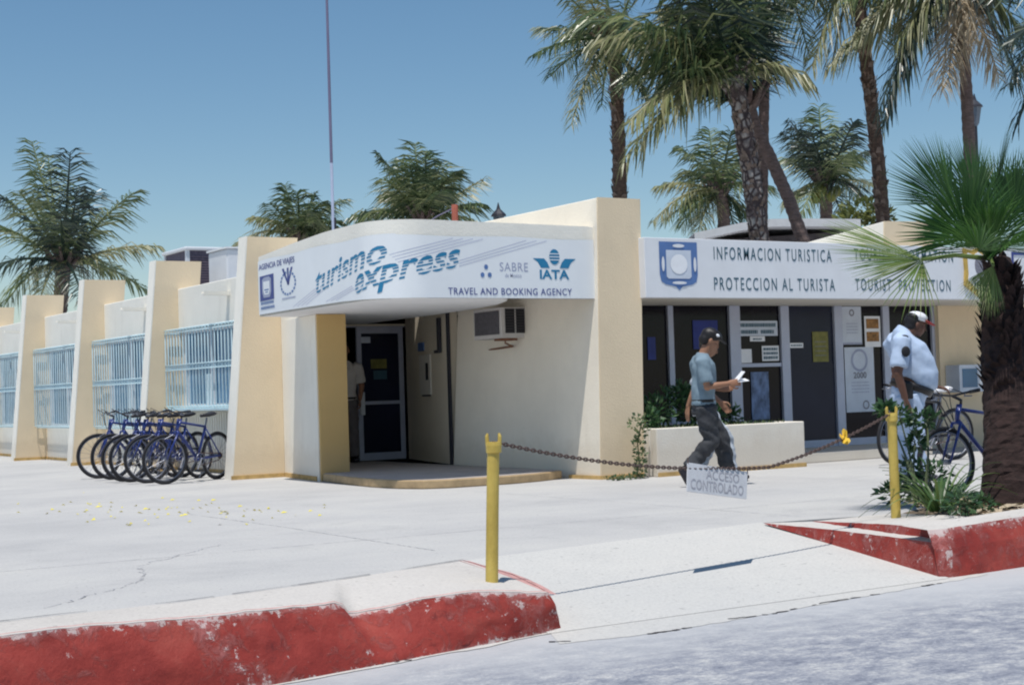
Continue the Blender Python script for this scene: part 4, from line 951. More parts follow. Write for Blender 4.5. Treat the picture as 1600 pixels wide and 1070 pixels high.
# ------------------------------------------------------------------ bicycles
def make_bike(label, group, steer, colour='bike_blue', saddle='bike_black', rack=True):
    root = thing('bicycle', label, 'bicycle', (0, 0, 0), group)
    hub = Vector((0, 0, .33)); rear = Vector((1.06, 0, .33)); bb_ = Vector((.63, 0, .30)); st_ = Vector((.80, 0, .74)); ht = Vector((.235, 0, .86)); hl = Vector((.19, 0, .72))
    piv = Vector((.12, 0, 0)); Rm = Matrix.Rotation(steer, 3, 'Z')
    S = lambda p: piv + Rm @ (Vector(p) - piv)
    f = MB()
    f.tube([ht, hl], .024, 8); f.tube([ht - Vector((0.01, 0, .04)), st_], .017, 8); f.tube([hl, bb_], .022, 8); f.tube([bb_, st_], .018, 8)
    for s_ in (-1, 1):
        f.tube([bb_ + Vector((0, .03 * s_, 0)), rear + Vector((0, .06 * s_, 0))], .011, 6); f.tube([st_ + Vector((-.01, .02 * s_, -.03)), rear + Vector((0, .06 * s_, 0))], .010, 6)
    f.tube([bb_ - Vector((0, .04, 0)), bb_ + Vector((0, .04, 0))], .026, 8); f.build('frame', colour, root, smooth=True)
    def wheel(c, ax, fn):
        w_ = MB(); w_.tube([c - ax * .05, c + ax * .05], .022, 8)
        b1 = ax.orthogonal().normalized(); b2 = ax.cross(b1)
        for k in range(20):
            q = 2 * math.pi * k / 20; d = b1 * math.cos(q) + b2 * math.sin(q); q2 = q + .35 * (1 if k % 2 else -1); d2 = b1 * math.cos(q2) + b2 * math.sin(q2)
            w_.tube([c + d2 * .02 + ax * .03 * (1 if k % 4 < 2 else -1), c + d * .275], .0018, 4, caps=False)
        wo = w_.build('wheel', 'rim_metal', root)
        r_ = MB(); r_.torus(c, ax, .285, .010, 44, 6, 1.3); r_.build('rim', 'rim_metal', wo, smooth=True)
        t_ = MB(); t_.torus(c, ax, .314, .021, 48, 8); t_.build('tyre', 'tyre', wo, smooth=True)
    fax = Rm @ Vector((0, 1, 0))
    wheel(S(hub), fax, None); wheel(rear, Vector((0, 1, 0)), None)
    fk = MB(); crown = Vector((.165, 0, .69))
    fk.tube([S(ht), S(crown)], .017, 8); fk.tube([S(crown + Vector((0, -.06, 0))), S(crown + Vector((0, .06, 0)))], .016, 8)
    for s_ in (-1, 1): fk.tube([S(crown + Vector((0, .06 * s_, 0))), S((.08, .06 * s_, .50)), S(hub + Vector((0, .06 * s_, 0)))], [.015, .014, .010], 7)
    fk.build('fork', colour, root, smooth=True)
    hb_ = MB(); stem = Vector((.245, 0, .90)); clamp = Vector((.15, 0, .945))
    hb_.tube([S(ht), S(stem), S(clamp)], .015, 7)
    hb_.tube([S((.20, -.31, .975)), S((.165, -.14, .96)), S(clamp), S((.165, .14, .96)), S((.20, .31, .975))], .011, 7)
    ho = hb_.build('handlebar', 'bike_black', root, smooth=True)
    for s_ in (-1, 1):
        g = MB(); g.tube([S((.185, .20 * s_, .965)), S((.203, .315 * s_, .976))], .017, 8); g.build('grip', 'bike_black', ho, smooth=True)
        g = MB(); g.tube([S((.16, .17 * s_, .955)), S((.12, .20 * s_, .93)), S((.13, .29 * s_, .925))], .006, 5); g.build('brake_lever', 'rim_metal', ho)
        cb = MB(); cb.tube([S((.15, .17 * s_, .955)), S((.04, .10 * s_, 1.02)), S((.09, .03 * s_, .90)), S(crown + Vector((-.03, 0, .02)))], .004, 4); cb.build('brake_cable', 'bike_black', ho)
    sp_ = MB(); sp_.tube([st_ - Vector((.01, 0, .03)), (.83, 0, .86)], .013, 7); sp_.build('seat_post', 'rim_metal', root)
    sa_ = MB(); sa_.tube([(.70, 0, .892), (.78, 0, .896), (.86, 0, .90), (.94, 0, .918), (.975, 0, .918)], [(.022, .018), (.024, .026), (.028, .06), (.03, .085), (.02, .06)], 10); sa_.build('saddle', saddle, root, smooth=True)
    cr = MB(); cr.torus(bb_ + Vector((0, -.05, 0)), (0, 1, 0), .085, .006, 26, 6); cr.tube([bb_ + Vector((0, -.07, 0)), bb_ + Vector((-.09, -.075, -.14))], .010, 6); cr.tube([bb_ + Vector((0, .07, 0)), bb_ + Vector((.09, .075, .14))], .010, 6)
    for k in range(5):
        q = 2 * math.pi * k / 5; cr.tube([bb_ + Vector((0, -.05, 0)), bb_ + Vector((.08 * math.cos(q), -.05, .08 * math.sin(q)))], .006, 4)
    co = cr.build('crank', 'rim_metal', root)
    for s_ in (-1, 1):
        p_ = MB(); cpos = bb_ + Vector((.09 * s_, .11 * s_, .14 * s_)); p_.box(cpos.x - .045, cpos.x + .045, cpos.y - .045, cpos.y + .045, cpos.z - .012, cpos.z + .012); p_.build('pedal', 'bike_black', co)
    cn_ = MB(); cn_.tube([bb_ + Vector((0, -.05, .085)), rear + Vector((0, -.05, .035))], .006, 4); cn_.tube([bb_ + Vector((0, -.05, -.085)), rear + Vector((-.02, -.05, -.06)), rear + Vector((0, -.05, -.035))], .006, 4); cn_.torus(rear + Vector((0, -.05, 0)), (0, 1, 0), .035, .012, 16, 5); cn_.build('chain', 'chain_iron', root)
    ks = MB(); ks.tube([(.93, .06, .30), (.88, .17, .02)], .009, 6); ks.build('kickstand', 'rim_metal', root)
    if rack:
        g = MB()
        for s_ in (-1, 1): g.tube([S((-.02, .03 * s_, .60)), S((.10, .045 * s_, .66))], .006, 5)
        g.build('brake_arm', 'rim_metal', root)
    return root
GRP = 'bicycles parked in a row by the agency wall'
bl = ['front bicycle of the parked row, closest to the camera', 'second bicycle of the parked row counted from the camera', 'third bicycle of the parked row, front wheel beside its neighbour', 'fourth bicycle of the parked row counted from the camera', 'fifth bicycle of the parked row, only one bicycle beyond it', 'farthest bicycle of the parked row, front wheel leftmost']
proto = make_bike(bl[0], GRP, R_(-24))
proto_b = make_bike(bl[1], GRP, R_(-35))
spots = [(268, 757.5, 31), (243, 755.5, 33), (214, 754, 30), (206, 753, 34), (184, 750, 32), (166, 748, 31)]
for i, (x, y, aa) in enumerate(spots):
    b = proto if i == 0 else copy_tree(proto if i % 2 == 0 else proto_b) if i != 1 else proto_b
    b['label'] = bl[i]; p = gz(x, y, 0); b.location = (p.x, p.y + .16, 0.004); b.rotation_euler = (R_([2, -1, 3, 0, 2, -2][i]), 0, R_(aa)); b.scale = (.97,) * 3
q = gz(1487, 778, 0)
b1 = make_bike('blue bicycle with a black handlebar leaning behind the fan palm trunk, nearer than the other', 'bicycles beside the officer', R_(-12)); b1.location = (q.x, q.y, .004); b1.rotation_euler = (R_(-4), 0, R_(4)); b1.scale = (.95,) * 3
q = gz(1396, 725, 0)
b2 = make_bike('dark bicycle with a white saddle standing by the cream wall behind the officer', 'bicycles beside the officer', R_(8), 'bike_black', 'cap_white'); b2.location = (q.x, q.y, .004); b2.rotation_euler = (R_(3), 0, R_(-2))

# ------------------------------------------------------------------ people (local frame: x forward, y to the left, z up)
BAKE = []
def rem(mb, name, mat, parent, vox=.009, smooth_it=6, disp=0, dscale=.12):
    o = mb.build(name, mat, parent, smooth=True)
    r = o.modifiers.new('remesh', 'REMESH'); r.mode = 'VOXEL'; r.voxel_size = vox; r.use_smooth_shade = True
    s = o.modifiers.new('smooth', 'SMOOTH'); s.factor = .5; s.iterations = smooth_it
    BAKE.append((o, disp, dscale)); return o
def hand(mb, wrist, d, palm_n, holding=True, L=.185):
    """palm, four bent fingers and a thumb; d = pointing direction, palm_n = palm normal"""
    d = Vector(d).normalized(); n = Vector(palm_n); n = (n - d * n.dot(d)).normalized(); s = d.cross(n); w_ = Vector(wrist)
    mb.tube([w_ - d * .02, w_ + d * .03, w_ + d * .085, w_ + d * .10], [(.020, .026), (.016, .038), (.015, .041), (.012, .038)], 10, upv=n)
    curl = .9 if holding else .35
    for k, ln in enumerate((.068, .076, .071, .056)):
        base = w_ + d * .095 + s * (-.031 + .0205 * k); pts = [base]; dd = d.copy(); a_ = 0
        for seg in (.45, .32, .26):
            a_ += curl * (.55 if seg == .45 else .5); v_ = d * math.cos(a_) + n * math.sin(a_); pts.append(pts[-1] + v_ * ln * seg)
        mb.tube([base - d * .02] + pts, [.0095, .0095, .009, .008, .0065], 7)
    t0 = w_ + d * .03 - s * .03; mb.tube([t0, t0 - s * .028 + d * .03 + n * .01, t0 - s * .03 + d * .06 + n * .025, t0 - s * .022 + d * .08 + n * .032], [.013, .012, .010, .008], 7)
def head(mb, c, pitch, H=.225):
    """c = centre of the head; face looks along +x turned down by pitch"""
    Rm = Matrix.Rotation(pitch, 3, 'Y'); c = Vector(c); k = H / .225
    P = lambda x, y, z: c + Rm @ Vector((x * k, y * k, z * k))
    mb.ball(P(-.012, 0, .03), (.098 * k, .077 * k, .092 * k), 18, 12, Rm); mb.ball(P(.022, 0, -.035), (.068 * k, .060 * k, .078 * k), 16, 10, Rm)
    mb.ball(P(.045, 0, -.088), (.034 * k, .036 * k, .024 * k), 10, 8, Rm)
    mb.tube([P(.082, 0, .012), P(.098, 0, -.018), P(.105, 0, -.032), P(.082, 0, -.04)], [.010, .012, .014, .010], 8)
    for s in (-1, 1):
        mb.ball(P(.074, .032 * s, .022), (.014, .022, .010), 8, 6, Rm); mb.ball(P(-.008, .080 * s, -.012), (.018, .010, .032), 8, 6, Rm); mb.ball(P(.060, .040 * s, -.02), (.022, .02, .018), 8, 6, Rm)
    mb.ball(P(.086, 0, -.060), (.010, .024, .007), 8, 6, Rm); mb.ball(P(.083, 0, -.071), (.010, .021, .007), 8, 6, Rm)
    return P, Rm
def limb(mb, pts, rs, n=10): mb.tube(pts, rs, n); [mb.ball(p, (r if not isinstance(r, tuple) else max(r)) * .99, 10, 7) for p, r in zip(pts[1:-1], rs[1:-1])]
def shoe(parent, heel, toe, up=(0, 0, 1)):
    h_ = Vector(heel); t_ = Vector(toe); u_ = Vector(up); mb = MB(); L = t_ - h_
    mb.tube([h_ - L * .05 + u_ * .05, h_ + L * .1 + u_ * .05, h_ + L * .45 + u_ * .045, h_ + L * .8 + u_ * .032, t_ + u_ * .025], [(.045, .036), (.05, .040), (.044, .046), (.032, .05), (.02, .034)], 12, upv=u_)
    mb.tube([h_ + L * .12 + u_ * .05, h_ + L * .10 + u_ * .12], [.042, .040], 10)
    rem(mb, 'shoe', 'shoe', parent, .008, 4)
def place(root, p, ang): root.location = p; root.rotation_euler = (0, 0, ang)

def walker(label, hidden=False):
    t = thing('person', label, 'person', (0, 0, 0))
    skin = 'skin'
    hip = [Vector((-.0, s * .09, .84)) for s in (-1, 1)]       # index 0 = right (y<0)
    body = MB()
    # torso core, neck, head (bent forward)
    body.tube([(0, 0, .82), (0, 0, .95), (.01, 0, 1.1), (.015, 0, 1.25), (.0, 0, 1.36), (.01, 0, 1.40)], [(.10, .14), (.09, .13), (.095, .14), (.095, .15), (.06, .10), (.05, .06)], 14, upv=(1, 0, 0))
    body.tube([(.0, 0, 1.33), (.03, 0, 1.42), (.06, 0, 1.48)], [.062, .054, .054], 12)
    P, Rm = head(body, (.095, 0, 1.535), R_(28), .225)
    if not hidden:
        arms = {-1: ((-.03, -.19, 1.30), (.0, -.235, 1.045), (.235, -.20, 1.075), (1, .12, .10), (0, 1, -.2)),
                1: ((-.03, .19, 1.30), (.02, .24, 1.06), (.22, .16, 1.02), (1, -.2, .05), (0, -1, .3))}
    else:
        arms = {-1: ((-.02, -.19, 1.30), (-.12, -.24, 1.05), (-.20, -.22, .86), (-.1, 0, -1), (1, .5, 0)), 1: ((-.02, .19, 1.30), (.06, .24, 1.04), (.22, .2, .90), (.6, 0, -.75), (0, -1, -.2))}
    for s, (sh_, el_, wr, hd, pn) in arms.items():
        limb(body, [Vector(sh_), Vector(sh_).lerp(Vector(el_), .5), Vector(el_), Vector(el_).lerp(Vector(wr), .4), Vector(wr)], [.052, .046, .040, .037, .026], 12)
        hand(body, wr, hd, pn, not hidden)
    legs = {-1: (hip[0], (.05, -.09, .47), (-.20, -.08, .20)), 1: (hip[1], (.20, .09, .46), (.25, .085, .10))}
    if hidden: legs = {-1: (hip[0], (.06, -.09, .47), (-.10, -.08, .16)), 1: (hip[1], (.25, .09, .47), (.30, .085, .10))}
    for s, (a_, k_, n_) in legs.items():
        limb(body, [Vector(a_), Vector(k_), Vector(n_)], [.085, .055, .036], 12)
    rem(body, 'body', skin, t, .0065, 3)
    hr = MB(); hr.ball(P(-.02, 0, .045), (.105, .086, .092), 18, 12, Rm); hr.ball(P(-.06, 0, -.01), (.065, .076, .07), 14, 10, Rm); rem(hr, 'hair', 'hair', t, .01, 2)
    if not hidden:
        cp = MB(); cp.ball(P(.0, 0, .07), (.108, .090, .062), 18, 10, Rm); cp.tube([P(.085, 0, .062), P(.14, 0, .050), P(.175, 0, .040)], [(.008, .075), (.007, .07), (.004, .04)], 14, upv=Rm @ Vector((0, 0, 1))); co = rem(cp, 'cap', 'hair', t, .008, 2)
        bg_ = MB(); bg_.ball(P(.035, -.078, .075), (.024, .014, .016), 10, 7, Rm); bg_.build('cap_badge', 'paper', co, smooth=True)
    sh2 = MB()
    sh2.tube([(0, 0, .86), (0.0, 0, .93), (.005, 0, 1.03), (.02, 0, 1.18), (.015, 0, 1.28), (.0, 0, 1.36), (.01, 0, 1.41)], [(.128, .168), (.122, .164), (.124, .165), (.125, .175), (.115, .18), (.085, .13), (.062, .068)], 18, upv=(1, 0, 0))
    for s, (sh_, el_, wr, hd, pn) in arms.items():
        a_, e_ = Vector(sh_), Vector(el_); sh2.tube([a_ + Vector((0.01, -.05 * s, .02)), a_, a_.lerp(e_, .4), a_.lerp(e_, .82)], [.075, .078, .074, .076], 12)
    so = rem(sh2, 'shirt', 'trousers_pale' if hidden else 'shirt_blue', t, .010, 4, .012, .16)
    tr_ = MB(); tr_.tube([(0, 0, .76), (0, 0, .86), (0, 0, .905)], [(.125, .165), (.122, .165), (.112, .155)], 16, upv=(1, 0, 0))
    for s, (a_, k_, n_) in legs.items():
        a_, k_, n_ = Vector(a_), Vector(k_), Vector(n_); limb(tr_, [a_ + Vector((0, 0, .0)), a_.lerp(k_, .5), k_, k_.lerp(n_, .55), n_ + Vector((0, 0, .0))], [.115, .104, .088, .082, .078], 14)
    rem(tr_, 'trousers', 'trousers_pale' if hidden else 'trousers_grey', t, .010, 4, .02, .11)
    bl_ = MB(); bl_.tube([(0, 0, .885), (0, 0, .915)], [(.128, .170)] * 2, 20, upv=(1, 0, 0)); bl_.build('belt', 'belt', t)
    if not hidden:
        shoe(t, (-.315, -.08, .175), (-.225, -.08, .002), (.88, 0, .46)); shoe(t, (.20, .085, .004), (.46, .085, .02))
    else:
        shoe(t, (-.16, -.08, .10), (.02, -.08, .0), (.35, 0, .9)); shoe(t, (.25, .085, .004), (.5, .085, .02))
    return t
base = gz(1104, 759, 0)
wk = walker('man in a blue T-shirt and dark trousers walking while reading a folded paper'); place(wk, base, R_(-32 + 4))
pp = thing('folded_paper', 'folded white paper held out in the walking man\'s hands', 'paper', (0, 0, 0))
m_ = MB(); Mx = Matrix.Translation(base) @ Matrix.Rotation(R_(-28), 4, 'Z')
for A_ in ([(.33, -.25, 1.085), (.45, -.22, 1.095), (.44, -.05, 1.12), (.33, -.05, 1.10)], [(.33, -.23, 1.10), (.41, -.21, 1.19), (.40, -.09, 1.20), (.33, -.07, 1.12)]):
    v0 = [Mx @ Vector(p) for p in A_]; m_.add(v0 + [p + Vector((0, 0, .004)) for p in v0], [(0, 1, 2, 3), (7, 6, 5, 4), (0, 4, 5, 1), (1, 5, 6, 2), (2, 6, 7, 3), (3, 7, 4, 0)])
pp.location = base; o = m_.build('sheets', 'paper', pp)
w2 = walker('person in pale trousers mostly hidden behind the walking man', True)
bq = base + FW.cross(Vector((0, 0, 1))) * 0 + Vector((f0.x, f0.y, 0)) * .55 + r0 * .02; bq += r0 * .045; bq.z = 0; place(w2, bq, R_(-32)); w2.scale = (.97,) * 3

def officer():
    t = thing('person', 'heavy officer in pale blue uniform with a white and red cap beside the bicycles', 'person', (0, 0, 0))
    body = MB()
    body.tube([(0, 0, .88), (.02, 0, 1.0), (.05, 0, 1.15), (.02, 0, 1.35), (-.03, 0, 1.48), (-.01, 0, 1.54)], [(.15, .17), (.18, .18), (.2, .19), (.15, .19), (.08, .12), (.06, .07)], 14, upv=(1, 0, 0))
    body.tube([(-.02, 0, 1.47), (.03, 0, 1.53), (.085, 0, 1.58)], [.072, .066, .062], 12)
    P, Rm = head(body, (.12, 0, 1.62), R_(14), .232)
    arms = {-1: ((-.10, -.23, 1.44), (-.17, -.28, 1.12), (-.10, -.27, .86), (.35, 0, -1), (1, .4, 0)), 1: ((-.08, .22, 1.44), (.10, .30, 1.12), (.34, .12, .97), (.9, -.35, -.2), (.1, -.3, -1))}
    for s, (sh_, el_, wr, hd, pn) in arms.items():
        limb(body, [Vector(sh_), Vector(sh_).lerp(Vector(el_), .5), Vector(el_), Vector(el_).lerp(Vector(wr), .4), Vector(wr)], [.062, .056, .048, .044, .031], 12); hand(body, wr, hd, pn, s == 1)
    legs = {-1: ((-.02, -.10, .9), (.03, -.12, .48), (.05, -.12, .09)), 1: ((-.02, .10, .9), (.02, .12, .48), (-.08, .13, .09))}
    for s, L in legs.items(): limb(body, [Vector(q) for q in L], [.10, .065, .042], 12)
    rem(body, 'body', 'skin_dark', t, .0065, 3)
    hr = MB(); hr.ball(P(-.03, 0, .03), (.098, .086, .09), 18, 12, Rm); hr.ball(P(-.055, 0, -.03), (.06, .074, .06), 14, 10, Rm); rem(hr, 'hair', 'hair', t, .01, 2)
    cp = MB(); cp.ball(P(-.002, 0, .075), (.108, .092, .062), 18, 10, Rm); co = rem(cp, 'cap', 'cap_white', t, .008, 2)
    v_ = MB(); v_.tube([P(.07, 0, .055), P(.13, 0, .045), P(.185, 0, .030)], [(.010, .08), (.008, .074), (.004, .045)], 14, upv=Rm @ Vector((0, 0, 1))); v_.build('cap_visor', 'cap_red', co, smooth=True)
    bk_ = MB(); bk_.ball(P(-.035, 0, .068), (.085, .0935, .052), 14, 8, Rm); bk_.build('cap_back', 'hair', co, smooth=True)
    sh2 = MB()
    sh2.tube([(.055, 0, 1.0), (.085, 0, 1.03), (.09, 0, 1.11), (.075, 0, 1.22), (.03, 0, 1.36), (-.03, 0, 1.47), (-.025, 0, 1.55), (-.0, 0, 1.585)], [(.20, .20), (.235, .215), (.24, .225), (.215, .225), (.18, .225), (.12, .19), (.09, .12), (.07, .08)], 20, upv=(1, 0, 0))
    for s, (sh_, el_, wr, hd, pn) in arms.items():
        a_, e_ = Vector(sh_), Vector(el_); sh2.tube([a_ + Vector((.02, -.07 * s, .04)), a_, a_.lerp(e_, .4), a_.lerp(e_, .80)], [.085, .094, .09, .092], 12)
    so = rem(sh2, 'shirt', 'uniform', t, .011, 6, .010, .17)
    for (x, y, z), mt_, nm, r_ in (((-.10, -.352, 1.34), 'dark', 'sleeve_patch', (.046, .016, .055)), ((-.085, -.27, 1.485), 'dark', 'shoulder_mark', (.045, .03, .028))):
        q = MB(); q.ball((x, y, z), r_, 12, 8); q.build(nm, mt_, so, smooth=True)
    tr_ = MB(); tr_.tube([(.0, 0, .80), (.02, 0, .92), (.04, 0, .99)], [(.17, .19), (.18, .195), (.17, .19)], 16, upv=(1, 0, 0))
    for s, L in legs.items():
        a_, k_, n_ = [Vector(q) for q in L]; limb(tr_, [a_, a_.lerp(k_, .5), k_, k_.lerp(n_, .55), n_ + Vector((0, 0, .0))], [.13, .118, .10, .092, .088], 14)
    rem(tr_, 'trousers', 'uniform', t, .011, 4, .016, .12)
    bl_ = MB(); ring_ = [(.04, .0, .965)]
    bl_.tube([(.035, 0, .935), (.06, 0, 1.005)], [(.212, .218), (.226, .224)], 22, upv=(.97, 0, -.26)); bo_ = bl_.build('belt', 'belt', t, smooth=True)
    bl2 = MB(); bl2.box(-.13, -.01, -.26, -.20, .86, 1.03); bl2.build('holster', 'belt', t, bevel=.015)
    shoe(t, (.0, -.12, .003), (.28, -.13, .015)); shoe(t, (-.13, .13, .003), (.15, .14, .015))
    return t
ofc = officer(); q = gz(1423, 753, 0); place(ofc, q, R_(-30)); ofc.scale = (1.0,) * 3

def doorman():
    t = thing('person', 'man in a pale shirt and grey trousers standing in the dark doorway', 'person', (0, 0, 0))
    body = MB()
    body.tube([(0, 0, .88), (0, 0, 1.0), (0, 0, 1.15), (0, 0, 1.3), (0, 0, 1.42), (0, 0, 1.46)], [(.11, .15), (.10, .14), (.11, .15), (.11, .16), (.07, .11), (.05, .06)], 14, upv=(1, 0, 0))
    body.tube([(0, 0, 1.40), (.01, 0, 1.50), (.02, 0, 1.55)], [.062, .056, .055], 12)
    P, Rm = head(body, (.03, 0, 1.62), R_(6), .23)
    arms = {1: ((0, .20, 1.38), (-.02, .25, 1.10), (.10, .21, .90), (.3, 0, -1), (0, -1, 0)), -1: ((0, -.20, 1.38), (-.03, -.24, 1.10), (.03, -.22, .88), (.1, 0, -1), (0, 1, 0))}
    for s, (sh_, el_, wr, hd, pn) in arms.items():
        limb(body, [Vector(sh_), Vector(sh_).lerp(Vector(el_), .5), Vector(el_), Vector(el_).lerp(Vector(wr), .4), Vector(wr)], [.052, .047, .041, .038, .027], 12); hand(body, wr, hd, pn, s == 1)
    legs = {-1: ((0, -.09, .9), (.01, -.10, .48), (0, -.10, .09)), 1: ((0, .09, .9), (.02, .10, .48), (.03, .11, .09))}
    for s, L in legs.items(): limb(body, [Vector(q) for q in L], [.09, .06, .04], 12)
    rem(body, 'body', 'skin', t, .0075, 3)
    hr = MB(); hr.ball(P(-.025, 0, .045), (.102, .086, .088), 18, 12, Rm); rem(hr, 'hair', 'hair', t, .01, 2)
    sh2 = MB(); sh2.tube([(0, 0, .90), (0, 0, 1.0), (.005, 0, 1.2), (0, 0, 1.34), (0, 0, 1.42), (.0, 0, 1.47)], [(.135, .172), (.135, .168), (.132, .175), (.115, .18), (.08, .13), (.065, .07)], 18, upv=(1, 0, 0))
    for s, (sh_, el_, wr, hd, pn) in arms.items():
        a_, e_ = Vector(sh_), Vector(el_); sh2.tube([a_ + Vector((0, -.05 * s, 0)), a_, a_.lerp(e_, .4), a_.lerp(e_, .85)], [.075, .078, .072, .070], 12)
    rem(sh2, 'shirt', 'shirt_tan', t, .011, 4, .012, .15)
    tr_ = MB(); tr_.tube([(0, 0, .80), (0, 0, .90), (0, 0, .95)], [(.125, .165), (.125, .165), (.115, .155)], 16, upv=(1, 0, 0))
    for s, L in legs.items():
        a_, k_, n_ = [Vector(q) for q in L]; limb(tr_, [a_, a_.lerp(k_, .5), k_, k_.lerp(n_, .55), n_], [.112, .10, .085, .08, .078], 14)
    rem(tr_, 'trousers', 'trousers_taupe', t, .011, 4, .014, .12)
    bl_ = MB(); bl_.tube([(0, 0, .915), (0, 0, .945)], [(.140, .176)] * 2, 20, upv=(1, 0, 0)); bl_.build('belt', 'belt', t)
    shoe(t, (-.08, -.10, .003), (.18, -.13, .012)); shoe(t, (-.06, .11, .003), (.2, .14, .012))
    return t
dm = doorman(); place(dm, Vector((9.70, 20.13, .106)), R_(-112))
bpy.context.view_layer.update()
dg = bpy.context.evaluated_depsgraph_get()
baked = [(o, bpy.data.meshes.new_from_object(o.evaluated_get(dg)), d_, s_) for o, d_, s_ in BAKE]
for o, me, d_, s_ in baked:
    mt_ = o.data.materials[0]; o.modifiers.clear(); o.data = me
    if not me.materials: me.materials.append(mt_)
    if d_:
        nn_ = [v.normal.copy() for v in me.vertices]
        for v, n_ in zip(me.vertices, nn_):
            c = v.co; h_ = noise.noise(Vector((c.x / s_, c.y / s_, c.z / (s_ * .6) + c.x / s_))) + .5 * abs(noise.noise(Vector((c.x / s_ * 2, c.y / s_ * 2, c.z / s_ * 1.6 + 7))))
            v.co = c + n_ * (d_ * h_)
    me.polygons.foreach_set('use_smooth', [True] * len(me.polygons))

# ------------------------------------------------------------------ palms
def frond_mesh(P0, P2, arch, leafL, seed, droop=.55, n=46, wid=.05, flat_=1.0):
    """one pinnate frond from base P0 to tip P2; leaflets hang by droop"""
    rn = random.Random(seed); L = (P2 - P0).length; P1 = P0.lerp(P2, .5) + Vector((0, 0, arch * L))
    B = lambda t: P0 * (1 - t) ** 2 + P1 * 2 * t * (1 - t) + P2 * t * t
    mb = MB(); mb.open = True; pts = [B(i / 12) for i in range(13)]
    mb.tube(pts, [.045 * (1 - i / 13) + .008 for i in range(13)], 5)
    dn = Vector((0, 0, -1))
    for i in range(n):
        t = .14 + .86 * i / (n - 1); p = B(t); T = (B(min(1, t + .02)) - B(t - .02)).normalized()
        S = T.cross(Vector((0, 0, 1)))
        if S.length < .15: S = T.cross(Vector((FW.x, FW.y, .0)))
        S.normalize(); U = S.cross(T)
        prof = math.sin(math.pi * min(1, (t * .80 + .14))) ** .6
        for s in (-1, 1):
            if rn.random() < .07: continue
            l = leafL * prof * rn.uniform(.62, 1.15); fwd = .35 + .55 * t
            d = (S * s * (1.0) + T * fwd * rn.uniform(.8, 1.5) + U * rn.uniform(.0, .45) + dn * droop * rn.uniform(.3, 1.25) + Vector((rn.uniform(-.2, .2), rn.uniform(-.2, .2), rn.uniform(-.15, .15)))).normalized()
            q0 = p; q1 = p + d * l * .5; d2 = (d + dn * (.35 + droop * .8) * rn.uniform(.6, 1.2)).normalized(); q2 = q1 + d2 * l * .5
            wv = (T * .9 - U * .3 * s).normalized() * wid * .5
            if rn.random() < .4: wv = (wv + U * wid * .3)
            mb.add([q0 - wv * .6, q0 + wv * .6, q1 + wv, q1 - wv, q2 + wv * .12, q2 - wv * .12], [(0, 1, 2, 3), (3, 2, 4, 5)])
    return mb
def trunk_mesh(pts, r0_, r1_, rings=60, amp=.06, n=14, seed=0):
    P = resample([tuple(p) for p in pts], rings); mb = MB()
    mb.tube(P, [(r0_ + (r1_ - r0_) * i / rings) * (1 + amp * (1 if i % 2 else -1) * .6 + amp * nz(P[i], 5, seed)) for i in range(rings)], n); return mb
GPALM = 'coconut palms behind the buildings'
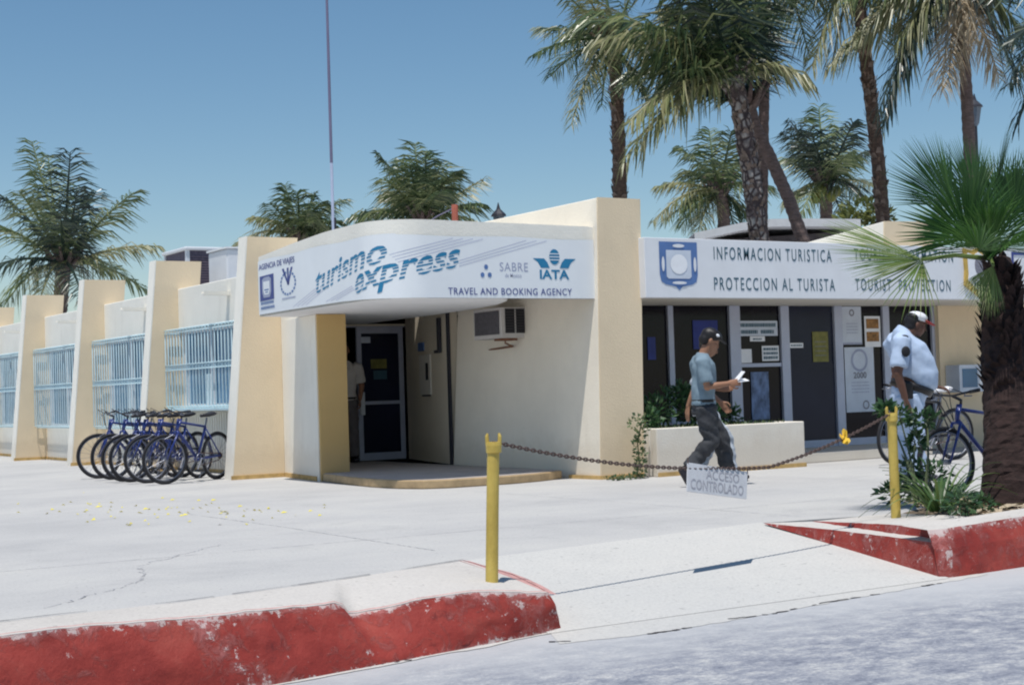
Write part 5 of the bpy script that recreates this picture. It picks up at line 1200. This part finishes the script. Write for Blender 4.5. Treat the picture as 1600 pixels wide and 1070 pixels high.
def palm(name, label, crown_px, D, trunk_px, r, fronds, extra=0, mat='frond', leaf=.62, bark='palm_bark_purple', seed=0, wid=.06, spread=2.8, coconuts=0, droop=.55, stubs=True):
    c = gd(*crown_px, D); rn = random.Random(seed)
    tp = [gd(x, y, D) for x, y in trunk_px]
    base_ = tp[-1].copy()
    if base_.z > 0:
        dirn = tp[-1] - tp[-2] if len(tp) > 1 else Vector((0, 0, -1)); dirn.z = min(dirn.z, -1e-3); k = base_.z / -dirn.z
        g = base_ + dirn * k * .6; base_ = Vector((g.x, g.y, -.05)); tp.append(base_)
    t = thing(name, label, 'palm tree', (base_.x, base_.y, 0), GPALM)
    trunk_mesh([c + Vector((0, 0, .15))] + tp, r, r * 1.25, 90, .07, 14, seed).build('trunk', bark, t, smooth=False)
    if bark in ('palm_bark', 'palm_bark_diamond'):
        sc2 = MB(); PT = resample([tuple(p) for p in ([c] + tp)], 200)
        for k in range(260):
            i_ = rn.randrange(4, 190); an_ = rn.uniform(0, 6.28); o2 = Vector((math.cos(an_), math.sin(an_), 0)); q_ = PT[i_] + o2 * r * (1 + .2 * i_ / 200) * .98; s2 = Vector((-o2.y, o2.x, 0)) * rn.uniform(.03, .07); l2 = rn.uniform(.06, .15)
            sc2.add([q_ - s2, q_ + s2, q_ + o2 * .05 + s2 * .5 + Vector((0, 0, l2)), q_ + o2 * .05 - s2 * .5 + Vector((0, 0, l2))], [(0, 1, 2, 3)])
        sc2.open = True; tag(sc2.build('bark_scales', 'bark_scale', t), kind='stuff')
    def add(P2, arch, mt, l, dr, sd):
        o = frond_mesh(c + Vector((rn.uniform(-.08, .08), rn.uniform(-.08, .08), rn.uniform(-.1, .15))), P2, arch, l * 1.38, sd, dr, 52, wid * .50).build('frond', mt, t)
    for k, fr in enumerate(fronds):
        (x, y), dz, arch = fr[0], fr[1], fr[2]; mt = fr[3] if len(fr) > 3 else ('frond_light' if rn.random() < .42 else mat); l = fr[4] if len(fr) > 4 else leaf
        add(gd(x, y, D + dz), arch, mt, l, fr[5] if len(fr) > 5 else droop, seed * 100 + k)
    for k in range(extra):
        an_ = rn.uniform(0, 6.28); elv = rn.uniform(-.5, .9); l = spread * rn.uniform(.75, 1.05)
        add(c + Vector((math.cos(an_) * math.cos(elv), math.sin(an_) * math.cos(elv), math.sin(elv))) * l, .16, 'frond_light' if rn.random() < .35 else mat, leaf, droop, seed * 100 + 50 + k)
    if coconuts:
        for k in range(coconuts):
            m_ = MB(); an_ = 6.28 * k / coconuts; m_.ball(c + Vector((math.cos(an_) * .28, math.sin(an_) * .28, -.25 - .15 * (k % 2))), (.13, .13, .16), 10, 8); m_.build('coconut', 'coconut', t, smooth=True)
    if stubs:
        m_ = MB()
        for k in range(14):
            an_ = k * 2.4; d = Vector((math.cos(an_), math.sin(an_), .9)); q = c + Vector((0, 0, -.25 + .02 * k)); m_.tube([q, q + d * .22, q + d * .45 + Vector((0, 0, .1))], [r * .5, .05, .03], 6)
        m_.build('leaf_base', bark, t)
    return t
palm('palm_tree', 'large dark palm over the far left fins', (100, 415), 36, [(98, 430), (90, 520)], .17,
     [((50, 222), 1, .02), ((110, 238), -.5, .05), ((75, 245), 1.5, .0), ((-30, 290), 0, .22), ((-40, 350), 1, .2), ((208, 302), -1, .10), ((246, 385), .5, .16, 'frond_pale'), ((60, 480), -1.5, .35, 'frond_pale', .7), ((228, 455), 1, .25), ((5, 480), .5, .3), ((150, 300), 2, .05), ((30, 300), -2, .1), ((130, 470), -2, .2), ((180, 420), 2, .15), ((120, 300), -1, .02), ((-20, 420), -1, .2)], 1, 'frond_dark', .68, seed=1, spread=2.3, wid=.07)
palm('palm_tree', 'small palm behind the thin mast', (468, 372), 44, [(468, 385), (468, 450)], .16,
     [((445, 290), 1, .03), ((422, 318), -1, .1), ((395, 340), 0, .2, 'frond_pale'), ((365, 388), 1, .3, 'frond_pale'), ((540, 312), 1, .2), ((528, 345), -1, .2), ((492, 303), 0, .06), ((465, 300), -1, .02), ((550, 370), 1, .2), ((410, 400), 0, .2), ((480, 330), -2, .02), ((510, 325), 2, .06)], 3, 'frond', .6, seed=2, spread=2.0, wid=.07)
palm('palm_tree', 'bushy palm rising over the middle of the entrance canopy', (660, 345), 38, [(660, 370), (660, 430)], .16,
     [((648, 225), 1, .0), ((592, 243), 0, .12), ((600, 280), -1, .18), ((550, 340), 0, .28), ((565, 345), 1, .25), ((612, 300), 1, .1, 'frond_pale'), ((690, 255), 1, .08), ((712, 268), -1, .16), ((755, 280), 1, .02, 'frond_pale'), ((752, 318), -1, .15), ((740, 345), 0, .2), ((640, 260), -1, .04), ((670, 270), 2, .04), ((690, 300), -2, .06), ((630, 310), 2, .1), ((625, 250), 2, .06), ((700, 280), 2, .06), ((665, 240), -1, .0)], 1, 'frond', .62, seed=3, spread=2.2, wid=.07)
palm('palm_tree', 'slim palm behind the cream end pillar with a bare dark trunk', (958, 70), 31, [(962, 120), (966, 200), (969, 310)], .13,
     [((835, 85), -1, .16), ((845, 45), 1, .08), ((882, -10), 0, .03), ((893, 195), -1, .30, 'frond_pale'), ((905, 150), 1, .28), ((940, 165), -1, .25), ((1010, 150), 0, .26), ((1000, 60), 1, .15), ((940, -40), 1, .02), ((990, -20), 0, .04), ((860, 120), 1.5, .22), ((920, 0), -1, .05, 'frond_pale'), ((1030, 100), -1, .2), ((880, 60), 2, .1)], 1, 'frond', .55, 'palm_bark', seed=4, spread=1.7, wid=.06)
palm('palm_tree', 'large leaning palm with a pale diamond patterned trunk', (1145, 128), 29, [(1156, 165), (1172, 260), (1188, 385)], .172,
     [((975, 250), -.8, .30, 'frond_pale', 1.01, .8), ((985, 190), -1.2, .28, 'frond_pale', 1.01, .7), ((925, 70), 0, .36, 'frond_pale', 0.94, .7), ((900, 40), .8, .30), ((990, 120), 1, .22), ((1000, -60), 0, .10, 'frond', 1.08), ((1060, -90), -.5, .06, 'frond', 1.08), ((1110, -110), .5, .03), ((1160, -90), 1, .02), ((1268, 130), -.6, .42, 'frond_pale', 0.68), ((1210, -60), -.5, .06), ((1010, 40), -1, .25, 'frond', 1.08, .8), ((1040, 150), 1, .25), ((1060, 20), 1, .12, 'frond_pale', 1.01), ((1100, -20), -1, .06, 'frond_dark'), ((1030, 80), -.5, .2, 'frond', 1.08, .8), ((1090, 60), 1.2, .12, 'frond_dark', 1.08), ((1120, 20), .6, .05, 'frond_dark', 1.08), ((1170, 20), .6, .05, 'frond_dark', 1.08), ((1180, 60), 1.2, .1, 'frond_dark'), ((1075, 110), -1.2, .2)], 0, 'frond', .95, 'palm_bark_diamond', seed=5, spread=2.6, wid=.085)
palm('palm_tree', 'tall straight palm trunk rising out of the picture behind the patterned trunk', (1196, -70), 31, [(1196, 20), (1194, 150), (1190, 385)], .10,
     [((1170, 90), .5, .35), ((1130, 20), 0, .3), ((1265, 90), 1, .3), ((1240, 30), -1, .25), ((1150, -160), 0, .0), ((1280, -60), 0, .2), ((1100, -80), 1, .2), ((1210, 70), -1, .2), ((1190, 60), 1, .3, 'frond_dark')], 3, 'frond', .7, seed=6, spread=2.3, wid=.075)
palm('palm_tree', 'ringed palm trunk leaning to the right between the other trunks', (1168, 160), 30, [(1178, 195), (1205, 250), (1232, 310), (1256, 380)], .118,
     [((1110, 60), 1, .1, 'frond_dark'), ((1190, 30), 1.5, .06, 'frond_dark'), ((1100, 140), 1, .2, 'frond_dark'), ((1225, 110), 1, .25, 'frond_dark'), ((1150, 60), 2, .05, 'frond_dark')], 1, 'frond', .5, seed=7, spread=1.3)
palm('palm_tree', 'mid green palm low between the diamond trunk and the cream end pillar', (1125, 300), 40, [(1130, 330), (1135, 400)], .16,
     [((1060, 232), 0, .12), ((1108, 203), 1, .02), ((1143, 205), -1, .03), ((1030, 292), 0, .25, 'frond_pale'), ((1022, 345), -1, .3, 'frond_pale'), ((1065, 352), 1, .25), ((1090, 365), -1, .25, 'frond_pale'), ((1170, 340), 0, .25), ((1182, 235), 1, .12), ((1075, 270), 1, .14), ((1150, 260), 2, .05), ((1110, 250), -2, .05), ((1085, 320), 2, .2), ((1150, 370), 1, .3), ((1200, 290), -1, .2)], 1, 'frond', .65, seed=8, spread=2.0, wid=.07)
palm('palm_tree', 'palm with a cluster of green coconuts behind the office roof', (1290, 285), 40, [(1291, 330), (1292, 400)], .16,
     [((1235, 190), 0, .1), ((1280, 168), 1, .0), ((1333, 192), -1, .06), ((1352, 238), 0, .16), ((1232, 250), 1, .2), ((1228, 315), 0, .25, 'frond_pale'), ((1345, 310), -1, .25), ((1265, 200), -1, .02), ((1310, 200), 1, .04), ((1360, 290), 1, .2, 'frond_pale'), ((1250, 340), -1, .3), ((1320, 350), 1, .3), ((1245, 220), 2, .1), ((1325, 240), -2, .08)], 1, 'frond_dark', .65, seed=9, spread=2.0, wid=.07, coconuts=7)
palm('palm_tree', 'tall palm with a rough dark trunk right of the coconut cluster', (1340, -40), 31, [(1345, 30), (1360, 150), (1372, 250), (1383, 385)], .125,
     [((1270, 105), -.5, .30, 'frond_pale', 0.75), ((1300, 100), .5, .2, 'frond_pale', 0.88), ((1420, 60), .5, .3), ((1260, -20), 0, .2), ((1440, -40), 0, .2), ((1380, 70), 1, .3), ((1330, -140), 0, 0)], 3, 'frond', .75, 'palm_bark', seed=10, spread=2.2, wid=.075)
palm('palm_tree', 'palm with long hanging dark and dry fronds over the fan palm', (1495, -40), 30, [(1500, 40), (1508, 110), (1514, 215), (1520, 400)], .11,
     [((1384, 188), -.4, .25, 'frond_dark', .8, .9), ((1372, 178), -.8, .22, 'frond_dark', .8, .9), ((1400, 130), -.2, .24, 'frond_dark', .8, .9), ((1482, 128), -.6, .15, 'frond_dry', .8, .9), ((1310, 88), .2, .22, 'frond_pale', .9, .8), ((1378, 200), -.6, .24, 'frond_dark', 0.84, .8), ((1472, 140), -.8, .15, 'frond_dry', 0.84, .9), ((1300, 100), .4, .22, 'frond_pale', 0.98, .8), ((1400, 70), -.4, .2, 'frond_pale', 0.98, .8), ((1350, 40), .5, .16, 'frond_pale', 1.05, .8), ((1560, 120), .5, .2, 'frond_dry', 0.70), ((1590, 130), -.5, .25, 'frond_dark', 0.84), ((1590, 40), 0, .2), ((1420, -120), 0, .1), ((1560, -130), 0, .1), ((1440, 60), .8, .2, 'frond', 0.84), ((1530, 70), -.8, .2, 'frond_dry', 0.70, .9), ((1500, 90), .5, .1, 'frond_dry', 0.70, .9)], 3, 'frond', .85, seed=11, spread=2.5, wid=.075)
palm('palm_tree', 'dark palm at the right edge with only drooping frond ends in view', (1700, 10), 26, [(1700, 60), (1705, 300)], .14,
     [((1578, 130), -.5, .3, 'frond_dark'), ((1590, 195), .5, .3, 'frond_dark'), ((1585, 60), 0, .2, 'frond_dark'), ((1640, 220), 0, .3, 'frond_dark')], 4, 'frond_dark', .75, seed=12, spread=2.1, wid=.075)

# leafy shrubs and low yellowish bush behind
def leaves(mb, c, r, n, size, rn, asp=.45, up=.3):
    for _ in range(n):
        while True:
            q = Vector((rn.uniform(-1, 1), rn.uniform(-1, 1), rn.uniform(-1, 1)))
            if q.length < 1 and q.length > .25: break
        p = Vector(c) + Vector((q.x * r[0], q.y * r[1], q.z * r[2]))
        d = (q.normalized() + Vector((rn.uniform(-.8, .8), rn.uniform(-.8, .8), rn.uniform(-.6, .6) + up))).normalized(); s = d.cross(Vector((rn.uniform(-1, 1), rn.uniform(-1, 1), rn.uniform(-1, 1)))).normalized(); l = size * rn.uniform(.6, 1.25); u_ = d.cross(s)
        mb.add([p, p + d * l * .5 + s * l * asp * .5 + u_ * l * .06, p + d * l + u_ * -.08 * l, p + d * l * .5 - s * l * asp * .5 + u_ * l * .06], [(0, 1, 2, 3)])
def shrub(name, label, cat, clumps, size, n, mat, seed, base_, group=None, stems=6):
    rn = random.Random(seed); t = thing(name, label, cat, tuple(base_), group)
    st_ = MB()
    for i in range(stems):
        c, r = clumps[i % len(clumps)]; b_ = Vector(base_) + Vector((rn.uniform(-.08, .08), rn.uniform(-.08, .08), 0)); e_ = Vector(c) + Vector((rn.uniform(-.5, .5) * r[0], rn.uniform(-.5, .5) * r[1], rn.uniform(-.2, .5) * r[2]))
        st_.tube([b_, b_.lerp(e_, .5) + Vector((rn.uniform(-.04, .04), rn.uniform(-.04, .04), .03)), e_], [.014, .010, .005], 5)
    st_.build('stem', 'stem', t)
    mb = MB(); mb.open = True
    for c, r in clumps: leaves(mb, c, r, n, size, rn)
    mb.build('foliage', mat, t); return t
PG = 'plants in the cream planter'
q = lambda x, y, Y: gy(x, y, Y)
shrub('leafy_shrub', 'dense green shrub at the left end of the planter', 'shrub', [(q(1025, 640, 14.95), (.22, .2, .17)), (q(1048, 628, 15.1), (.2, .2, .2)), (q(1012, 655, 14.85), (.14, .15, .12)), (q(1062, 615, 15.2), (.12, .12, .12))], .085, 170, 'shrub_leaf', 1, (11.5, 15, .48), PG)
shrub('leafy_shrub', 'green shrub behind the walking man\'s waist', 'shrub', [(q(1080, 640, 15.0), (.2, .2, .17)), (q(1110, 645, 15.1), (.2, .2, .15)), (q(1135, 650, 15.2), (.17, .2, .13))], .085, 170, 'shrub_leaf', 2, (12.2, 15.1, .48), PG)
t = MB(); t.open = True; rn = random.Random(4)
for i in range(900):
    x = rn.uniform(11.2, 13.2); y = rn.uniform(14.64, 15.3); h_ = rn.uniform(.04, .13); a_ = rn.uniform(0, 6.3); d = Vector((math.cos(a_) * .5, math.sin(a_) * .5, 1)) * h_; s_ = Vector((-math.sin(a_), math.cos(a_), 0)) * .012; p = Vector((x, y, .495))
    t.add([p - s_, p + s_, p + d * .6 + s_, p + d + Vector((0, 0, -.01)), p + d * .6 - s_], [(0, 1, 2, 4), (4, 2, 3)])
tag(t.build('ground_cover', 'vine_leaf'), 'low leafy ground cover along the top of the planter', 'ground cover', kind='stuff')
# vine over the planter end
vn = thing('creeping_vine', 'pale creeping vine trailing down between the end pillar and planter', 'vine', (11.0, 14.55, 0)); rn = random.Random(8); mb = MB(); mb.open = True; sm_ = MB()
pathv = [q(1004, 655, 14.55), q(996, 690, 14.6), q(999, 720, 14.5), q(996, 742, 14.48)]
sm_.tube([p + Vector((0, 0, 0)) for p in pathv], .008, 5); g2 = [gz(996, 745, .02), gz(970, 747, .02), gz(948, 749, .02)]; sm_.tube(g2, .007, 5); sm_.build('stem', 'stem', vn)
for a_, b_2 in zip(pathv, pathv[1:]):
    for k in range(5): leaves(mb, a_.lerp(b_2, k / 5) + Vector((0, -.03, 0)), (.07, .05, .07), 16, .05, rn, .7)
for k in range(3): leaves(mb, pathv[0] + Vector((-.1 - .04 * k, -.05, -.02 * k)), (.07, .05, .06), 12, .05, rn, .7)
for a_, b_2 in zip(g2, g2[1:]):
    for k in range(4): leaves(mb, a_.lerp(b_2, k / 4) + Vector((0, -.03, .01)), (.09, .06, .03), 12, .045, rn, .7)
mb.build('foliage', 'vine_leaf', vn)
# yellowish tree far behind
shrub('yellow_tree', 'low yellowish leafy tree behind the office beside the rough palm trunk', 'tree', [(gd(1345, 330, 38), (.55, .5, .3)), (gd(1370, 338, 38), (.4, .4, .2)), (gd(1325, 345, 38), (.35, .4, .18))], .2, 170, 'yellow_leaf', 5, tuple(gd(1360, 400, 38).xy) + (-.1,), stems=4)

# ------------------------------------------------------------------ fan palm in front
def fan_leaf(hub, d, nrm, Rr, spread, seed, mat, parent, origin, n=46, split=.58, droop=.12, closed=1.0):
    """hub: where the ribs meet; d: middle direction; nrm: leaf normal; ribs spread over +-spread rad"""
    rn = random.Random(seed); d = d.normalized(); nrm = (nrm - d * nrm.dot(d)).normalized(); s = d.cross(nrm); mb = MB(); mb.open = True
    mb.tube([origin, origin.lerp(hub, .5) + Vector((0, 0, .03)), hub], [.022, .016, .012], 6)
    da = 2 * spread / n
    for i in range(n):
        a_ = -spread + da * (i + .5); v_ = d * math.cos(a_) + s * math.sin(a_) + nrm * (.16 * math.cos(2 * a_) * closed + rn.uniform(-.03, .03)); v_.normalize()
        side = (s * math.cos(a_) - d * math.sin(a_)); L = Rr * (1 - .22 * abs(a_ / spread) ** 2) * rn.uniform(.93, 1.05)
        w1 = L * split * math.tan(da / 2) * 1.08; fold = nrm * w1 * .55; tipd = Vector((0, 0, -1)) * L * droop * rn.uniform(.5, 1.3)
        m1 = hub + v_ * L * split + tipd * .25; m2 = hub + v_ * L * .78 + tipd * .6; tp = hub + v_ * L + tipd
        mb.add([hub, m1 - side * w1, m1 + fold, m1 + side * w1, m2 - side * w1 * .5, m2 + fold * .5, m2 + side * w1 * .5, tp], [(0, 1, 2), (0, 2, 3), (1, 4, 5, 2), (2, 5, 6, 3), (4, 7, 5), (5, 7, 6)])
    return mb.build('fan_leaf', mat, parent)
FD = 12.45
fp = thing('fan_palm', 'young fan palm with a shaggy brown trunk in the kerbside bed', 'palm tree', tuple(gz(1572, 795, .06)))
tb = gz(1575, 795, .05); ctop = gd(1562, 425, FD); P = resample([tuple(tb + Vector((0, 0, -.1))), tuple(tb.lerp(ctop, .35) + r0 * .03), tuple(tb.lerp(ctop, .75) + r0 * .02), tuple(ctop + Vector((0, 0, .1)))], 70)
mb = MB(); rr = []
for i in range(70):
    tt = i / 69; r_ = (.205 * (1 - tt) + .165 * tt) if tt < .78 else .17 - (tt - .78) * .36
    rr.append(r_ * (1 + .05 * nz(P[i], 4) + .02 * (i % 2)))
mb.tube(P, rr, 22); mb.v = [tuple(Vector(p) + Vector((nz(Vector(p), 14), nz(Vector(p), 14, 7), 0)) * .02) for p in mb.v]
bo_ = mb; rn = random.Random(21)
for i in range(230):           # old leaf bases and fibres on the trunk
    tt = rn.uniform(.42, .97) ** .8; k = int(tt * 69); a_ = rn.uniform(0, 6.28); o_ = Vector((math.cos(a_), math.sin(a_), 0)); p = P[k] + o_ * rr[k] * .97
    up_ = Vector((0, 0, 1)); l = rn.uniform(.05, .13) * (1.2 if tt > .6 else .7); s_ = up_.cross(o_) * rn.uniform(.02, .05)
    bo_.add([p - s_, p + s_, p + o_ * .035 + up_ * l * .7 + s_ * .7, p + o_ * .06 + up_ * l, p + o_ * .035 + up_ * l * .7 - s_ * .7, p + o_ * -.01 + up_ * l * .5], [(0, 1, 2, 3, 4)])
bo_.open = True; bo_.build('trunk', 'fan_bark', fp)
cc = gd(1545, 400, FD)
G_, Y_ = 'fan_green', 'fan_yellow'
camd = -Vector((FW.x, FW.y, 0)).normalized()
def dirpx(a_deg, toward=0): an_ = R_(a_deg); return (RT * math.cos(an_) + UP * math.sin(an_) + camd * toward)
fans = [  # hub px, depth offset, angle, toward camera, normal tilt, radius m, spread, mat
    ((1513, 372), -.15, 104, .20, camd + Vector((0, 0, .45)), .70, 1.62, G_, .10),
    ((1488, 322), .10, 132, -.05, camd + Vector((0, 0, .5)) - r0 * .2, .72, .78, G_, .08),
    ((1550, 318), .15, 86, 0, r0 + camd * .45, .70, .36, G_, .02),
    ((1524, 318), .40, 108, -.2, camd + Vector((0, 0, .6)), .62, .85, G_, .06),
    ((1583, 335), .05, 68, .1, camd + Vector((0, 0, .5)), .62, 1.0, G_, .10),
    ((1604, 372), -.1, 35, .25, camd + Vector((0, 0, .8)), .66, 1.15, G_, .16),
    ((1560, 345), .45, 76, -.4, camd + Vector((0, 0, .6)), .72, 1.2, G_, .08),
    ((1625, 330), .3, 48, -.2, camd + Vector((0, 0, .7)), .8, 1.2, G_, .12),
    ((1440, 405), -.1, 172, .05, Vector((0, 0, 1)) + camd * .85, .90, .72, Y_, .06),
    ((1441, 406), -.1, 195, .10, Vector((0, 0, 1)) + camd * .9, .62, 1.5, Y_, .22),
    ((1552, 415), -.42, -118, .35, camd + Vector((0, 0, .3)), .46, .62, 'fan_yellow', .1),
    ((1530, 392), -.30, 150, .95, Vector((0, 0, 1)), .62, 1.35, G_, .16),  # this level leaf and the two below are added to shade the trunk
    ((1572, 388), -.35, 30, 1.0, Vector((0, 0, 1)), .66, 1.4, G_, .18),
    ((1548, 380), -.10, 95, 1.3, Vector((0, 0, 1)), .60, 1.5, G_, .12),
    ((1545, 375), .6, 120, -.9, Vector((0, 0, 1)), .8, 1.3, G_, .2),
]
for k, (h_, dz, an_, tw_, nm, Rr, spd, mt_, dr) in enumerate(fans):
    fan_leaf(gd(*h_, FD + dz), dirpx(an_, tw_), nm, Rr, spd, 60 + k, mt_, fp, cc + Vector((0, 0, -.02)), droop=dr, n=(34 if spd > 1.4 else 50) if mt_ == 'fan_yellow' else 52, split=.26 if (mt_ == 'fan_yellow' and spd > 1.4) else .56)
# bed plants
lp = thing('strap_leaf_lily', 'clump of long strap leaves at the foot of the fan palm', 'plant', tuple(gz(1472, 800, .07)), 'plants in the kerbside bed')
mb = MB(); mb.open = True; rn = random.Random(14); o_ = gz(1468, 798, .07)
for i in range(60):
    a_ = rn.uniform(0, 6.28); l = rn.uniform(.34, .70); d = Vector((math.cos(a_), math.sin(a_), 0)); s_ = Vector((-d.y, d.x, 0)); h_ = rn.uniform(.5, 1.0); p = o_ + d * rn.uniform(0, .09); pts = []
    for k in range(7):
        tt = k / 6; pts.append(p + d * l * tt * (1.15 - h_ * .45) + Vector((0, 0, l * (h_ * tt * 1.25 - .75 * tt * tt * (1.15 - h_ * .3)))))
    V = []
    for k, c in enumerate(pts): wv = .012 * (1 - (k / 6) ** 2.2) + .001; V += [c - s_ * wv, c + Vector((0, 0, -.004)), c + s_ * wv]
    mb.add(V, [(3 * k + j, 3 * k + j + 1, 3 * k + j + 4, 3 * k + j + 3) for k in range(6) for j in range(2)])
mb.build('leaf', 'lily_leaf', lp)
shrub('leafy_shrub', 'upright leafy shrub growing behind the right yellow post', 'shrub', [(gd(1402, 648, 13.1), (.13, .12, .06)), (gd(1440, 655, 13.1), (.16, .12, .06)), (gd(1425, 735, 13.0), (.13, .15, .09)), (gd(1455, 745, 12.9), (.16, .15, .10)), (gd(1400, 768, 12.9), (.12, .13, .07)), (gd(1385, 640, 13.1), (.06, .06, .04)), (gd(1432, 690, 13.1), (.05, .05, .07))], .08, 95, 'shrub_leaf', 6, gz(1436, 790, .06), 'plants in the kerbside bed', 7)
shrub('leafy_shrub', 'low dark tuft between the strap leaves and the palm trunk', 'shrub', [(gz(1510, 786, .16), (.18, .14, .07)), (gz(1500, 782, .2), (.13, .12, .09)), (gz(1532, 787, .14), (.14, .10, .06))], .055, 90, 'shrub_leaf', 7, gz(1520, 797, .06), 'plants in the kerbside bed')
